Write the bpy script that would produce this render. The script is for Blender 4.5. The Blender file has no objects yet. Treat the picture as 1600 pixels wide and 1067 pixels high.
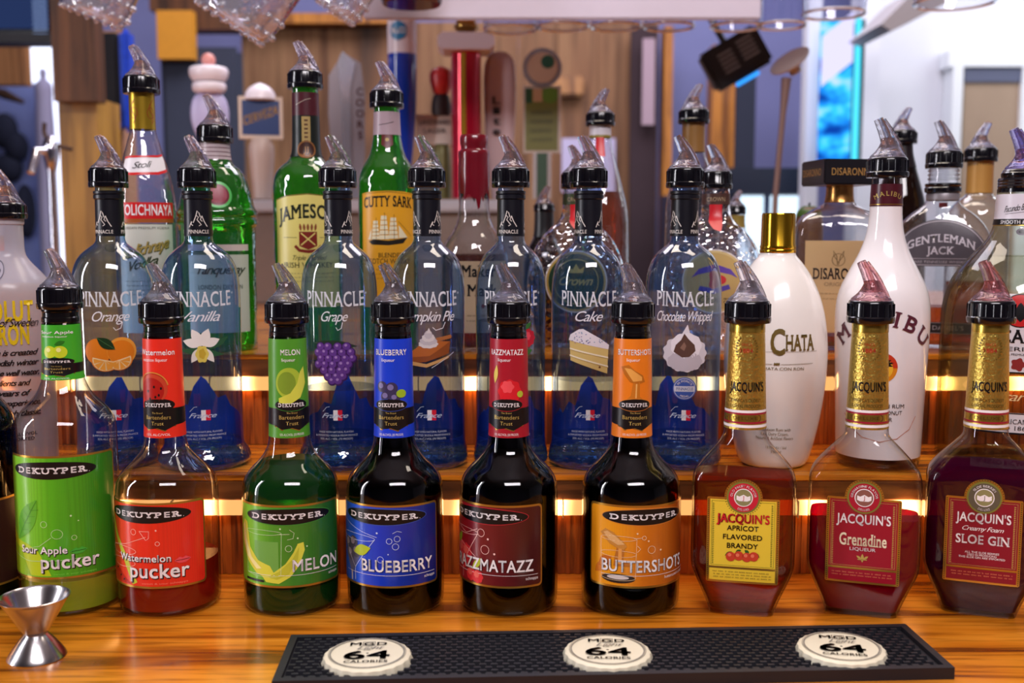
import bpy, bmesh, math, random
from mathutils import Vector
random.seed(7)
PI = math.pi
S = bpy.context.scene
C = S.collection

# ------------------------------------------------------------------ camera
F = 1670.0
TILT = math.radians(5.9)
CS, SN = math.cos(TILT), math.sin(TILT)
H = 0.3456
cam_d = bpy.data.cameras.new('camera')
cam = bpy.data.objects.new('camera', cam_d)
C.objects.link(cam)
cam.location = (0, 0, H)
cam.rotation_euler = (PI/2 - TILT, 0, 0)
cam_d.sensor_width = 36
cam_d.lens = F/1600*36
cam_d.clip_start = 0.05
cam_d.dof.use_dof = True
cam_d.dof.focus_distance = 0.985
cam_d.dof.aperture_fstop = 5.0
S.camera = cam

# ------------------------------------------------------------------ world, lights, exposure
S.view_settings.view_transform = 'Standard'
S.view_settings.look = 'None'
S.view_settings.exposure = 0.08
S.view_settings.gamma = 1
S.view_settings.use_curve_mapping = False
w = bpy.data.worlds.new('world'); S.world = w; w.use_nodes = True
bgn = w.node_tree.nodes['Background']
bgn.inputs[0].default_value = (0.50, 0.46, 0.60, 1)
bgn.inputs[1].default_value = 0.42
def area(name, loc, target, sx, sy, power, col):
    l = bpy.data.lights.new(name, 'AREA'); l.shape = 'RECTANGLE'; l.size = sx; l.size_y = sy
    l.energy = power; l.color = col
    o = bpy.data.objects.new(name, l); C.objects.link(o); o.location = loc
    o.rotation_euler = (Vector(target)-Vector(loc)).to_track_quat('-Z', 'Y').to_euler()
    return o
area('assumed_overhead_panel_light', (0.35, -0.75, 1.9), (0.1, 1.1, 0.1), 1.5, 0.5, 46, (1.0, 0.93, 0.97))  # assumed unseen overhead panel, taken from the soft reflections on bottle shoulders
area('assumed_streak_light', (-2.3, 0.50, 0.75), (0, 0.95, 0.2), 0.16, 1.7, 26, (0.95, 0.93, 1.0))  # assumed area light for the vertical streaks on the bottles; no window exists
area('added_over_bar_light', (0.2, 1.35, 1.75), (0.1, 1.2, 0.0), 1.4, 0.35, 14, (1.0, 0.86, 0.72))  # added area light above the shelf; there is no pendant lamp
area('added_back_room_light', (0.2, 3.0, 2.3), (0.2, 3.3, 0), 2.6, 1.4, 70, (0.93, 0.88, 1.0))  # added unseen area light that sets the brightness of the back wall
area('added_doorway_wall_light', (2.4, 3.2, 1.6), (1.6, 4.2, 0.6), 1.0, 1.5, 15, (0.90, 0.96, 1.0))  # added area light brightening the white doorway wall; no opening is built for it
cy = S.cycles
cy.max_bounces = 14; cy.transparent_max_bounces = 48; cy.transmission_bounces = 8
cy.glossy_bounces = 4; cy.diffuse_bounces = 3
cy.caustics_reflective = False; cy.caustics_refractive = False
cy.sample_clamp_indirect = 3.0
cy.use_denoising = True

# ------------------------------------------------------------------ geometry helpers
def pix(px, py, d):
    v = (533.5-py)/F
    zz = d*(v*CS-SN)/(CS+v*SN)
    dep = d*CS-zz*SN
    return ((px-800)/F*dep, H+zz, dep)
def tag(o, label=None, cat=None, group=None, kind=None):
    if label: o['label'] = label
    if cat: o['category'] = cat
    if group: o['group'] = group
    if kind: o['kind'] = kind
    return o
def empty(name, loc, rz=0.0, label=None, cat=None, group=None):
    o = bpy.data.objects.new(name, None); C.objects.link(o)
    o.location = loc; o.rotation_euler = (0, 0, rz); o.empty_display_size = 0.02
    return tag(o, label, cat, group)
def link(name, me, mats, parent=None, smooth=True):
    o = bpy.data.objects.new(name, me); C.objects.link(o)
    for m in (mats if isinstance(mats, (list, tuple)) else [mats]): me.materials.append(m)
    if smooth:
        for p in me.polygons: p.use_smooth = True
        try: me.set_sharp_from_angle(angle=math.radians(38))
        except Exception: pass
    if parent: o.parent = parent
    return o
def from_bm(name, bm, mats, parent=None, smooth=True):
    me = bpy.data.meshes.new(name); bm.to_mesh(me); bm.free()
    return link(name, me, mats, parent, smooth)
def bbox(bm, x0, x1, y0, y1, z0, z1, mi=0, rot=0, bev=0):
    r = bmesh.ops.create_cube(bm, size=1)
    vs = r['verts']; cx, cyy, cz = (x0+x1)/2, (y0+y1)/2, (z0+z1)/2
    for v in vs:
        x, y, z = v.co.x*(x1-x0), v.co.y*(y1-y0), v.co.z*(z1-z0)
        if rot: x, z = x*math.cos(rot)-z*math.sin(rot), x*math.sin(rot)+z*math.cos(rot)
        v.co = (x+cx, y+cyy, z+cz)
    fs = set(f for v in vs for f in v.link_faces)
    for f in fs: f.material_index = mi
    if bev:
        es = list(set(e for v in vs for e in v.link_edges))
        bmesh.ops.bevel(bm, geom=es, offset=bev, segments=2, affect='EDGES')
def box(name, x0, x1, y0, y1, z0, z1, mat, parent=None, bev=0.0, rot=0):
    bm = bmesh.new(); bbox(bm, x0, x1, y0, y1, z0, z1, 0, rot, bev)
    return from_bm(name, bm, mat, parent, bev > 0)
def chaikin(p, it=2):
    for _ in range(it):
        q = [p[0]]
        for a, b in zip(p[:-1], p[1:]):
            q.append(tuple(.75*i+.25*j for i, j in zip(a, b))); q.append(tuple(.25*i+.75*j for i, j in zip(a, b)))
        q.append(p[-1]); p = q
    return p
def ring_pts(rx, ry, n, seg):
    out = []
    for k in range(seg):
        a = 2*PI*k/seg; c, s = math.cos(a), math.sin(a)
        e = 2.0/n
        out.append((rx*math.copysign(abs(c)**e, c), ry*math.copysign(abs(s)**e, s)))
    return out
def lathe(bm, prof, seg=48, cap0=True, cap1=True, mi=0, ox=0, oy=0):
    """prof: (rx, z) or (rx, ry, n, z)"""
    prev = None
    for i, p in enumerate(prof):
        if len(p) == 2: rx, ry, n, z = p[0], p[0], 2, p[1]
        else: rx, ry, n, z = p
        ring = [bm.verts.new((x+ox, y+oy, z)) for x, y in ring_pts(max(rx, 1e-5), max(ry, 1e-5), n, seg)]
        if prev:
            for k in range(seg):
                f = bm.faces.new((prev[k], prev[(k+1) % seg], ring[(k+1) % seg], ring[k])); f.material_index = mi
        elif cap0:
            f = bm.faces.new(list(reversed(ring))); f.material_index = mi
        prev = ring
    if cap1:
        f = bm.faces.new(prev); f.material_index = mi
def lathe_obj(name, prof, mat, parent, seg=48, cap0=True, cap1=True):
    bm = bmesh.new(); lathe(bm, prof, seg, cap0, cap1)
    return from_bm(name, bm, mat, parent)
def tube(bm, pts, radii, seg=10, mi=0, caps=True):
    prev = None; n = len(pts)
    up = Vector((0, 1, 0))
    for i, p in enumerate(pts):
        p = Vector(p)
        t = (Vector(pts[min(i+1, n-1)])-Vector(pts[max(i-1, 0)])).normalized()
        if abs(t.dot(up)) > .9: ref = Vector((1, 0, 0))
        else: ref = up
        a = t.cross(ref).normalized(); b = t.cross(a).normalized()
        r = radii[i] if isinstance(radii, (list, tuple)) else radii
        ring = [bm.verts.new(p+a*r*math.cos(2*PI*k/seg)+b*r*math.sin(2*PI*k/seg)) for k in range(seg)]
        if prev:
            for k in range(seg):
                f = bm.faces.new((prev[k], prev[(k+1) % seg], ring[(k+1) % seg], ring[k])); f.material_index = mi
        elif caps: bm.faces.new(list(reversed(ring))).material_index = mi
        prev = ring
    if caps: bm.faces.new(prev).material_index = mi
def prism(bm, pts, y0, y1, mi=0):
    """outline in (x, z) extruded from y0 to y1"""
    a = [bm.verts.new((x, y0, z)) for x, z in pts]; b = [bm.verts.new((x, y1, z)) for x, z in pts]
    n = len(pts)
    bm.faces.new(a).material_index = mi; bm.faces.new(list(reversed(b))).material_index = mi
    for k in range(n): bm.faces.new((a[k], b[k], b[(k+1) % n], a[(k+1) % n])).material_index = mi
    bmesh.ops.recalc_face_normals(bm, faces=bm.faces)

# ------------------------------------------------------------------ materials
MC = {}
def nt(name):
    m = bpy.data.materials.new(name); m.use_nodes = True
    t = m.node_tree
    return m, t, t.nodes, t.links
def hexc(h):
    h = h.lstrip('#'); v = [int(h[i:i+2], 16)/255 for i in (0, 2, 4)]
    return tuple((c/12.92 if c <= .04045 else ((c+.055)/1.055)**2.4) for c in v)+(1,)
def col(c): return hexc(c) if isinstance(c, str) else (tuple(c)+(1,) if len(c) == 3 else c)
def pm(name, c, rough=.5, metal=0., coat=0., noise=0., nscale=60, emit=0., bump=0.):
    if name in MC: return MC[name]
    m, t, N, L = nt(name); b = N['Principled BSDF']
    b.inputs['Base Color'].default_value = col(c); b.inputs['Roughness'].default_value = rough
    b.inputs['Metallic'].default_value = metal; b.inputs['Coat Weight'].default_value = coat
    b.inputs['Coat Roughness'].default_value = .08
    if emit:
        b.inputs['Emission Color'].default_value = col(c); b.inputs['Emission Strength'].default_value = emit
    tc = N.new('ShaderNodeTexCoord'); no = N.new('ShaderNodeTexNoise'); no.inputs['Scale'].default_value = nscale
    no.inputs['Detail'].default_value = 4
    L.new(tc.outputs['Object'], no.inputs['Vector'])
    mx = N.new('ShaderNodeMix'); mx.data_type = 'RGBA'; mx.blend_type = 'MULTIPLY'
    mx.inputs['Factor'].default_value = max(noise, .06)
    mx.inputs['A'].default_value = col(c); L.new(no.outputs['Fac'], mx.inputs['B'])
    hs = N.new('ShaderNodeHueSaturation'); hs.inputs['Value'].default_value = 1+.5*max(noise, .06)
    L.new(mx.outputs['Result'], hs.inputs['Color']); L.new(hs.outputs['Color'], b.inputs['Base Color'])
    if bump:
        bu = N.new('ShaderNodeBump'); bu.inputs['Strength'].default_value = bump; bu.inputs['Distance'].default_value = .002
        L.new(no.outputs['Fac'], bu.inputs['Height']); L.new(bu.outputs['Normal'], b.inputs['Normal'])
    MC[name] = m
    return m
def ink(c, rough=.35, metal=0.):
    return pm('ink_%s_%d' % (c if isinstance(c, str) else 'c%d%d%d' % tuple(int(k*99) for k in c[:3]), int(metal*10)), c, rough, metal, noise=.02)
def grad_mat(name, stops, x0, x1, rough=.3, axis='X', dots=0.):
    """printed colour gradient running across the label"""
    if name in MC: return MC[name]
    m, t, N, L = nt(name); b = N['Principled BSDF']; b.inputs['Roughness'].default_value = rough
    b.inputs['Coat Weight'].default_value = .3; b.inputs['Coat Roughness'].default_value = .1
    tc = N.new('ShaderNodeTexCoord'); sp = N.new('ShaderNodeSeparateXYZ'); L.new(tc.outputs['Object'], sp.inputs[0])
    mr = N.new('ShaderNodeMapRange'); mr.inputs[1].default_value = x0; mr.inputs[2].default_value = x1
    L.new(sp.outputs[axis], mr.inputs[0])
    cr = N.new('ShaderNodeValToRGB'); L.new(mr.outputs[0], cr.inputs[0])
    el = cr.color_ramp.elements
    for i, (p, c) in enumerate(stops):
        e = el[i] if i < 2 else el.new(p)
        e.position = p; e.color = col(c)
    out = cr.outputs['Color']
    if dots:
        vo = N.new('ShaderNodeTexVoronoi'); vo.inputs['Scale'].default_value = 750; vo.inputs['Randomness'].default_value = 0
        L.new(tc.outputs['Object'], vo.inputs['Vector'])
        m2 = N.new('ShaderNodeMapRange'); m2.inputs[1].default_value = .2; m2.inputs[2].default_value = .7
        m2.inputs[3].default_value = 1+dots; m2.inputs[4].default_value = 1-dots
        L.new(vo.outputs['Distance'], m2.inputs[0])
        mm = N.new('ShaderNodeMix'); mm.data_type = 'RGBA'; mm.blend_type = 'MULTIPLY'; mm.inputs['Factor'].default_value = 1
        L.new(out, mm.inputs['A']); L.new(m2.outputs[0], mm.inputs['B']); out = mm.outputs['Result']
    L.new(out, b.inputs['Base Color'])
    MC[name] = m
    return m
def thin(name, face, edge, gl=1.0, power=2.2, rough=.02, bump=0., bscale=60, body=0., bodycol=(1, 1, 1), bumpkind='noise'):
    """clear wall of glass or liquid: tinted straight view, darker rim, fresnel reflection"""
    if name in MC: return MC[name]
    m, t, N, L = nt(name); N.remove(N['Principled BSDF']); out = N['Material Output']
    lw = N.new('ShaderNodeLayerWeight'); lw.inputs['Blend'].default_value = .5
    pw = N.new('ShaderNodeMath'); pw.operation = 'POWER'; pw.inputs[1].default_value = power
    L.new(lw.outputs['Facing'], pw.inputs[0])
    mx = N.new('ShaderNodeMix'); mx.data_type = 'RGBA'; mx.inputs['A'].default_value = col(face); mx.inputs['B'].default_value = col(edge)
    L.new(pw.outputs[0], mx.inputs['Factor'])
    tr = N.new('ShaderNodeBsdfTransparent'); L.new(mx.outputs['Result'], tr.inputs[0])
    p5 = N.new('ShaderNodeMath'); p5.operation = 'POWER'; p5.inputs[1].default_value = 4.0; L.new(lw.outputs['Facing'], p5.inputs[0])
    ma = N.new('ShaderNodeMath'); ma.operation = 'MULTIPLY_ADD'; ma.inputs[1].default_value = .75*gl; ma.inputs[2].default_value = .042*gl
    ma.use_clamp = True
    L.new(p5.outputs[0], ma.inputs[0])
    gn = N.new('ShaderNodeBsdfGlossy'); gn.inputs['Roughness'].default_value = rough; gn.inputs['Color'].default_value = (1, 1, 1, 1)
    ms = N.new('ShaderNodeMixShader'); L.new(ma.outputs[0], ms.inputs[0]); L.new(tr.outputs[0], ms.inputs[1]); L.new(gn.outputs[0], ms.inputs[2])
    last = ms
    if body:
        df = N.new('ShaderNodeBsdfDiffuse'); df.inputs[0].default_value = col(bodycol)
        m3 = N.new('ShaderNodeMixShader'); m3.inputs[0].default_value = body
        L.new(tr.outputs[0], m3.inputs[1]); L.new(df.outputs[0], m3.inputs[2])
        L.new(m3.outputs[0], ms.inputs[1])
    if bump:
        tc = N.new('ShaderNodeTexCoord'); bu = N.new('ShaderNodeBump'); bu.inputs['Strength'].default_value = bump
        bu.inputs['Distance'].default_value = .004
        if bumpkind == 'facet':
            no = N.new('ShaderNodeTexVoronoi'); no.inputs['Scale'].default_value = bscale; L.new(no.outputs['Distance'], bu.inputs['Height'])
        else:
            no = N.new('ShaderNodeTexNoise'); no.inputs['Scale'].default_value = bscale; L.new(no.outputs['Fac'], bu.inputs['Height'])
        L.new(tc.outputs['Object'], no.inputs['Vector'])
        L.new(bu.outputs['Normal'], lw.inputs['Normal']); L.new(bu.outputs['Normal'], gn.inputs['Normal'])
    L.new(last.outputs[0], out.inputs[0])
    MC[name] = m
    return m
def wood(name, c1, c2, c3, along='X', rough=.3, coat=.4, sc=1.0, bump=.05):
    if name in MC: return MC[name]
    m, t, N, L = nt(name); b = N['Principled BSDF']; b.inputs['Roughness'].default_value = rough
    b.inputs['Coat Weight'].default_value = coat; b.inputs['Coat Roughness'].default_value = .12
    tc = N.new('ShaderNodeTexCoord'); mp = N.new('ShaderNodeMapping')
    s = {'X': (1.6, 22, 22), 'Y': (22, 1.6, 22), 'Z': (22, 22, 1.6)}[along]
    mp.inputs['Scale'].default_value = tuple(k*sc for k in s); L.new(tc.outputs['Object'], mp.inputs[0])
    n1 = N.new('ShaderNodeTexNoise'); n1.inputs['Scale'].default_value = 1.3; n1.inputs['Detail'].default_value = 8; n1.inputs['Distortion'].default_value = 1.1
    L.new(mp.outputs[0], n1.inputs['Vector'])
    mp2 = N.new('ShaderNodeMapping'); mp2.inputs['Scale'].default_value = tuple(k*sc*5 for k in s); L.new(tc.outputs['Object'], mp2.inputs[0])
    n2 = N.new('ShaderNodeTexNoise'); n2.inputs['Scale'].default_value = 1.5; n2.inputs['Detail'].default_value = 3
    L.new(mp2.outputs[0], n2.inputs['Vector'])
    cr = N.new('ShaderNodeValToRGB'); L.new(n1.outputs['Fac'], cr.inputs[0]); e = cr.color_ramp.elements
    e[0].position = .36; e[0].color = col(c3); e[1].position = .66; e[1].color = col(c1)
    x = e.new(.47); x.color = col(c2)
    cr2 = N.new('ShaderNodeValToRGB'); L.new(n2.outputs['Fac'], cr2.inputs[0]); e = cr2.color_ramp.elements
    e[0].position = .34; e[0].color = (.42, .36, .3, 1); e[1].position = .5; e[1].color = (1, 1, 1, 1)
    mm = N.new('ShaderNodeMix'); mm.data_type = 'RGBA'; mm.blend_type = 'MULTIPLY'; mm.inputs['Factor'].default_value = .72
    L.new(cr.outputs[0], mm.inputs['A']); L.new(cr2.outputs[0], mm.inputs['B']); L.new(mm.outputs['Result'], b.inputs['Base Color'])
    bu = N.new('ShaderNodeBump'); bu.inputs['Strength'].default_value = bump; L.new(n2.outputs['Fac'], bu.inputs['Height']); L.new(bu.outputs[0], b.inputs['Normal'])
    MC[name] = m
    return m
def lamp_mat(name, c, strength, mod=None):
    m, t, N, L = nt(name); N.remove(N['Principled BSDF'])
    em = N.new('ShaderNodeEmission'); em.inputs[0].default_value = col(c); em.inputs[1].default_value = strength
    L.new(em.outputs[0], N['Material Output'].inputs[0])
    return m, N, L, em

def clearglass(name, c=(1, 1, 1), rough=0.0, ior=1.45):
    if name in MC: return MC[name]
    m, t, N, L = nt(name); N.remove(N['Principled BSDF'])
    g = N.new('ShaderNodeBsdfGlass'); g.inputs[0].default_value = col(c); g.inputs['Roughness'].default_value = rough; g.inputs['IOR'].default_value = ior
    tr = N.new('ShaderNodeBsdfTransparent'); tr.inputs[0].default_value = col(c)
    ms = N.new('ShaderNodeMixShader'); ms.inputs[0].default_value = .80
    tc = N.new('ShaderNodeTexCoord'); no = N.new('ShaderNodeTexNoise'); no.inputs['Scale'].default_value = 170; no.inputs['Detail'].default_value = 1
    bu = N.new('ShaderNodeBump'); bu.inputs['Strength'].default_value = .35; bu.inputs['Distance'].default_value = .003
    L.new(tc.outputs['Object'], no.inputs['Vector']); L.new(no.outputs['Fac'], bu.inputs['Height']); L.new(bu.outputs[0], g.inputs['Normal'])
    df = N.new('ShaderNodeBsdfTranslucent'); df.inputs[0].default_value = col(c); d2 = N.new('ShaderNodeBsdfDiffuse'); d2.inputs[0].default_value = col(c)
    m1 = N.new('ShaderNodeMixShader'); m1.inputs[0].default_value = .5; L.new(df.outputs[0], m1.inputs[1]); L.new(d2.outputs[0], m1.inputs[2])
    m2 = N.new('ShaderNodeMixShader'); m2.inputs[0].default_value = .025
    L.new(tr.outputs[0], ms.inputs[1]); L.new(g.outputs[0], ms.inputs[2]); L.new(ms.outputs[0], m2.inputs[1]); L.new(m1.outputs[0], m2.inputs[2]); L.new(m2.outputs[0], N['Material Output'].inputs[0])
    MC[name] = m
    return m

WHITE, BLACK = ink('#f4f2f4'), ink('#0a090d')
GOLD = pm('gold_foil', '#c9a24a', .28, .85, noise=.15, nscale=30)
GOLDINK = pm('gold_ink', '#c8b060', .35, .3)
SILVER = pm('silver_ink', '#d8d8e0', .3, .2)
COLLAR = pm('black_plastic', '#0b0a10', .16, coat=.3)
SPOUT = clearglass('clear_plastic', (.93, .92, .96))
SPOUT_RED = clearglass('pink_plastic', (.97, .80, .83))
SPOUT_PURPLE = clearglass('violet_plastic', (.78, .74, .96))
CLEAR = thin('clear_glass', (.965, .965, .965), (.30, .27, .26))
CLEARW = thin('wavy_clear_glass', (.95, .95, .96), (.32, .30, .34), gl=1.7, bump=.45, bscale=45, body=.015)

# ------------------------------------------------------------------ lettering and printed shapes
TC = {}
def glyphs(s, style='sans'):
    """2-D triangles of a string; cap height 1, starts at x=0; returns verts, faces, width"""
    key = (s, style)
    if key in TC: return TC[key]
    cu = bpy.data.curves.new('t', 'FONT'); cu.body = s; cu.size = 1; cu.resolution_u = 3
    cu.fill_mode = 'FRONT' if hasattr(cu, 'fill_mode') else cu.fill_mode
    if style == 'bold': cu.space_character = 1.04
    if style == 'black': cu.space_character = 1.10
    if style == 'slab': cu.space_character = 1.30
    if style in ('serif', 'boldserif', 'midserif'): cu.space_character = 1.05
    if style in ('script', 'scriptbold'): cu.shear = .42; cu.space_character = .88
    o = bpy.data.objects.new('t', cu)
    me = bpy.data.meshes.new_from_object(o)
    cap = CAPH
    V = [(v.co.x/cap, v.co.y/cap) for v in me.vertices]
    Fc = [tuple(p.vertices) for p in me.polygons]
    if style in ('serif', 'slab', 'boldserif', 'midserif'):
        cnt = {}
        for f in Fc:
            for i in range(len(f)):
                e = tuple(sorted((f[i], f[(i+1) % len(f)]))); cnt[e] = cnt.get(e, 0)+1
        hh, ex = (.045, .075) if style != 'slab' else (.17, .13)
        off = 0
        for (a, b), n in cnt.items():
            if n != 1: continue
            (x0, y0), (x1, y1) = V[a], V[b]
            if abs(y0-y1) > .01 or not .04 < abs(x0-x1) < .42: continue
            for yy, sg in ((-off, 1), (1+off, -1)):
                if abs(y0-yy) < .03:
                    xa, xb = min(x0, x1)-ex, max(x0, x1)+ex; k = len(V)
                    V += [(xa, y0), (xb, y0), (xb, y0+sg*hh), (xa, y0+sg*hh)]
                    Fc.append((k, k+1, k+2, k+3) if sg > 0 else (k+3, k+2, k+1, k))
    sh = {'bold': .022, 'slab': .03, 'black': .045, 'scriptbold': .02, 'boldserif': .026, 'midserif': .011}.get(style)
    if sh:          # heavier weight: the outline repeated with small shifts
        V0, F0 = V, Fc; V, Fc = [], []
        for dx, dy in ((-sh, -sh), (sh, -sh), (-sh, sh), (sh, sh))+(((0, sh*1.2), (0, -sh*1.2), (sh*1.2, 0), (-sh*1.2, 0)) if style == 'black' else ()):
            k = len(V); V += [(x+dx, y+dy) for x, y in V0]; Fc += [tuple(i+k for i in f) for f in F0]
    bpy.data.objects.remove(o); bpy.data.curves.remove(cu); bpy.data.meshes.remove(me)
    if not V: V, Fc = [(0, 0)], []
    x0 = min(v[0] for v in V); x1 = max(v[0] for v in V)
    V = [(x-x0, y) for x, y in V]
    TC[key] = (V, Fc, x1-x0)
    return TC[key]
CAPH = 1.0
_v, _f, _w = glyphs('H'); CAPH = max(p[1] for p in _v); TC.clear()

def circ(cx, cy, rx, ry=None, n=28, a0=0, a1=2*PI):
    ry = ry or rx
    full = abs(a1-a0-2*PI) < 1e-6
    k = n if full else n+1
    return [(cx+rx*math.cos(a0+(a1-a0)*i/n), cy+ry*math.sin(a0+(a1-a0)*i/n)) for i in range(k)]
def rect(x0, y0, x1, y1): return [(x0, y0), (x1, y0), (x1, y1), (x0, y1)]
def rrect(x0, y0, x1, y1, r):
    p = []
    for cx, cy, a in ((x1-r, y0+r, -PI/2), (x1-r, y1-r, 0), (x0+r, y1-r, PI/2), (x0+r, y0+r, PI)):
        p += [(cx+r*math.cos(a+PI/2*k/4), cy+r*math.sin(a+PI/2*k/4)) for k in range(5)]
    return p
def leafp(x0, y0, x1, y1, w, n=10):
    dx, dy = x1-x0, y1-y0; L_ = math.hypot(dx, dy); nx, ny = -dy/L_, dx/L_
    up = [(x0+dx*t+nx*w*math.sin(PI*t), y0+dy*t+ny*w*math.sin(PI*t)) for t in [i/n for i in range(n+1)]]
    dn = [(x0+dx*t-nx*w*math.sin(PI*t), y0+dy*t-ny*w*math.sin(PI*t)) for t in [i/n for i in range(n-1, 0, -1)]]
    return up+dn
def blob(cx, cy, r, k=9, amp=.12, n=40, ph=0, ry=None):
    ry = ry or r
    return [(cx+r*(1+amp*math.cos(k*a+ph))*math.cos(a), cy+ry*(1+amp*math.cos(k*a+ph))*math.sin(a)) for a in [2*PI*i/n for i in range(n)]]

class Decal:
    def __init__(s, surf, grid=.004): s.V, s.F, s.M, s.mats, s.surf, s.grid = [], [], [], [], surf, grid
    def mi(s, m):
        if m not in s.mats: s.mats.append(m)
        return s.mats.index(m)
    def emit(s, V2, F2, mat, layer, cut=True):
        if not F2: return
        xs = [v[0] for v in V2]; ys = [v[1] for v in V2]
        off = .0004+.00014*layer; mi = s.mi(mat)
        if cut and (max(xs)-min(xs) > s.grid*1.3 or max(ys)-min(ys) > s.grid*2.5):
            bm = bmesh.new(); bv = [bm.verts.new((x, y, 0)) for x, y in V2]
            for f in F2:
                try: bm.faces.new([bv[i] for i in f])
                except ValueError: pass
            for ax, lo, hi, st in ((0, min(xs), max(xs), s.grid), (1, min(ys), max(ys), s.grid*2)):
                p = math.floor(lo/st)*st+st
                while p < hi-1e-6:
                    co = (p, 0, 0) if ax == 0 else (0, p, 0); no = (1, 0, 0) if ax == 0 else (0, 1, 0)
                    bmesh.ops.bisect_plane(bm, geom=bm.verts[:]+bm.edges[:]+bm.faces[:], dist=1e-7, plane_co=co, plane_no=no)
                    p += st
            bm.verts.index_update()
            V2 = [(v.co.x, v.co.y) for v in bm.verts]; F2 = [tuple(v.index for v in f.verts) for f in bm.faces]; bm.free()
        k = len(s.V)
        s.V += [s.surf(x, y, off) for x, y in V2]
        for f in F2: s.F.append(tuple(i+k for i in f)); s.M.append(mi)
    def poly(s, pts, mat, layer=1):
        bm = bmesh.new()
        f = bm.faces.new([bm.verts.new((x, y, 0)) for x, y in pts]); f.normal_update()
        if f.normal.z < 0: f.normal_flip()
        bmesh.ops.triangulate(bm, faces=[f]); bm.verts.index_update()
        V2 = [(v.co.x, v.co.y) for v in bm.verts]; F2 = [tuple(v.index for v in q.verts) for q in bm.faces]; bm.free()
        s.emit(V2, F2, mat, layer)
    def stroke(s, pts, wd, mat, layer=2, closed=False):
        n = len(pts); V2 = []; F2 = []
        for i, p in enumerate(pts):
            a = pts[(i-1) % n] if (closed or i > 0) else p; b = pts[(i+1) % n] if (closed or i < n-1) else p
            dx, dy = b[0]-a[0], b[1]-a[1]; l = math.hypot(dx, dy) or 1; nx, ny = -dy/l*wd/2, dx/l*wd/2
            V2 += [(p[0]-nx, p[1]-ny), (p[0]+nx, p[1]+ny)]
        for i in range(n if closed else n-1):
            j = (i+1) % n; F2.append((2*i, 2*j, 2*j+1, 2*i+1))
        s.emit(V2, F2, mat, layer, cut=len(pts) < 6)
    def text(s, st, x, y, h, mat, w=None, layer=3, style='sans', align='c', bow=0, slope=0, rot=0, squash=None):
        V, Fc, W = glyphs(st, style)
        sx = (w/W if w else h*(squash or 1)); tw = W*sx
        ox = {'c': x-tw/2, 'l': x, 'r': x-tw}[align]
        out = []
        for a, b in V:
            u, v = ox+a*sx, y+b*h
            t = (u-(ox+tw/2))/(tw/2)
            v += bow*t*t+slope*t
            out.append((u, v))
        s.emit(out, Fc, mat, layer, cut=(h > .012))
    def arc_text(s, st, cx, cy, R, h, mat, a_mid=PI/2, layer=3, style='bold', inward=False, sp=1.0):
        tot = sum((glyphs(c, style)[2] if c != ' ' else .35)+.16*sp for c in st)*h
        a = a_mid+(tot/2/R)*(1 if not inward else -1)
        for c in st:
            if c == ' ': wd = .35
            else: V, Fc, wd = glyphs(c, style)
            st_ = (wd+.16*sp)*h/R
            am = a-(st_/2)*(1 if not inward else -1)
            if c != ' ':
                out = []
                for p, q in V:
                    lx, ly = (p-wd/2)*h, q*h
                    if not inward: rr, aa = R+ly, am-lx/R
                    else: rr, aa = R-ly, am+lx/R
                    out.append((cx+rr*math.cos(aa), cy+rr*math.sin(aa)))
                s.emit(out, Fc, mat, layer, cut=False)
            a -= st_*(1 if not inward else -1)
    def build(s, name, parent):
        me = bpy.data.meshes.new(name); me.from_pydata(s.V, [], s.F); me.update()
        o = link(name, me, s.mats, parent, False)
        for p, k in zip(me.polygons, s.M): p.material_index = k; p.use_smooth = True
        return o
def squiggle(d, x0, x1, y, h, mat, lines=1, lead=.002, seed=1, layer=3):
    """fine print too small to read: short word-length strokes"""
    rnd = random.Random(seed)
    for k in range(lines):
        x = x0+rnd.random()*.002; yy = y-k*lead
        while x < x1-.001:
            wl = .0015+rnd.random()*.004
            xe = min(x+wl, x1); xx = x
            while xx < xe-.0004:
                d.emit([(xx, yy), (xx+.00038, yy), (xx+.00038, yy+h*(.7+.3*rnd.random())), (xx, yy+h*(.7+.3*rnd.random()))], [(0, 1, 2, 3)], mat, layer, False)
                xx += .00075
            x = xe+.0012

def rfun(prof):
    zs = [(p[-1], p[0]) for p in prof]
    def f(z):
        if z <= zs[0][0]: return zs[0][1]
        for (z0, r0), (z1, r1) in zip(zs[:-1], zs[1:]):
            if z <= z1: return r0+(r1-r0)*((z-z0)/(z1-z0) if z1 > z0 else 0)
        return zs[-1][1]
    return f
def round_surf(rf, R0):
    def f(u, v, off):
        a = u/R0; r = rf(v)+off
        return (r*math.sin(a), -r*math.cos(a), v)
    return f
def back_surf(rf, R0):
    """printed on the far wall, read through the bottle"""
    def f(u, v, off):
        a = u/R0; r = rf(v)-off
        return (r*math.sin(a), r*math.cos(a), v)
    return f
def flat_surf(prof, y_extra=0):
    zs = prof
    def f(u, v, off):
        q = zs[-1]
        for p0, p1 in zip(zs[:-1], zs[1:]):
            if p0[3] <= v <= p1[3]:
                t = (v-p0[3])/max(p1[3]-p0[3], 1e-9); q = tuple(a+(b-a)*t for a, b in zip(p0, p1)); break
        rx, ry, n, _ = q
        k = min(abs(u)/rx, .985)
        y = ry*(1-k**n)**(1/n)
        return (u, -y-off, v)
    return f
def plane_surf(y): return lambda u, v, off: (u, y-off, v)

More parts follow.
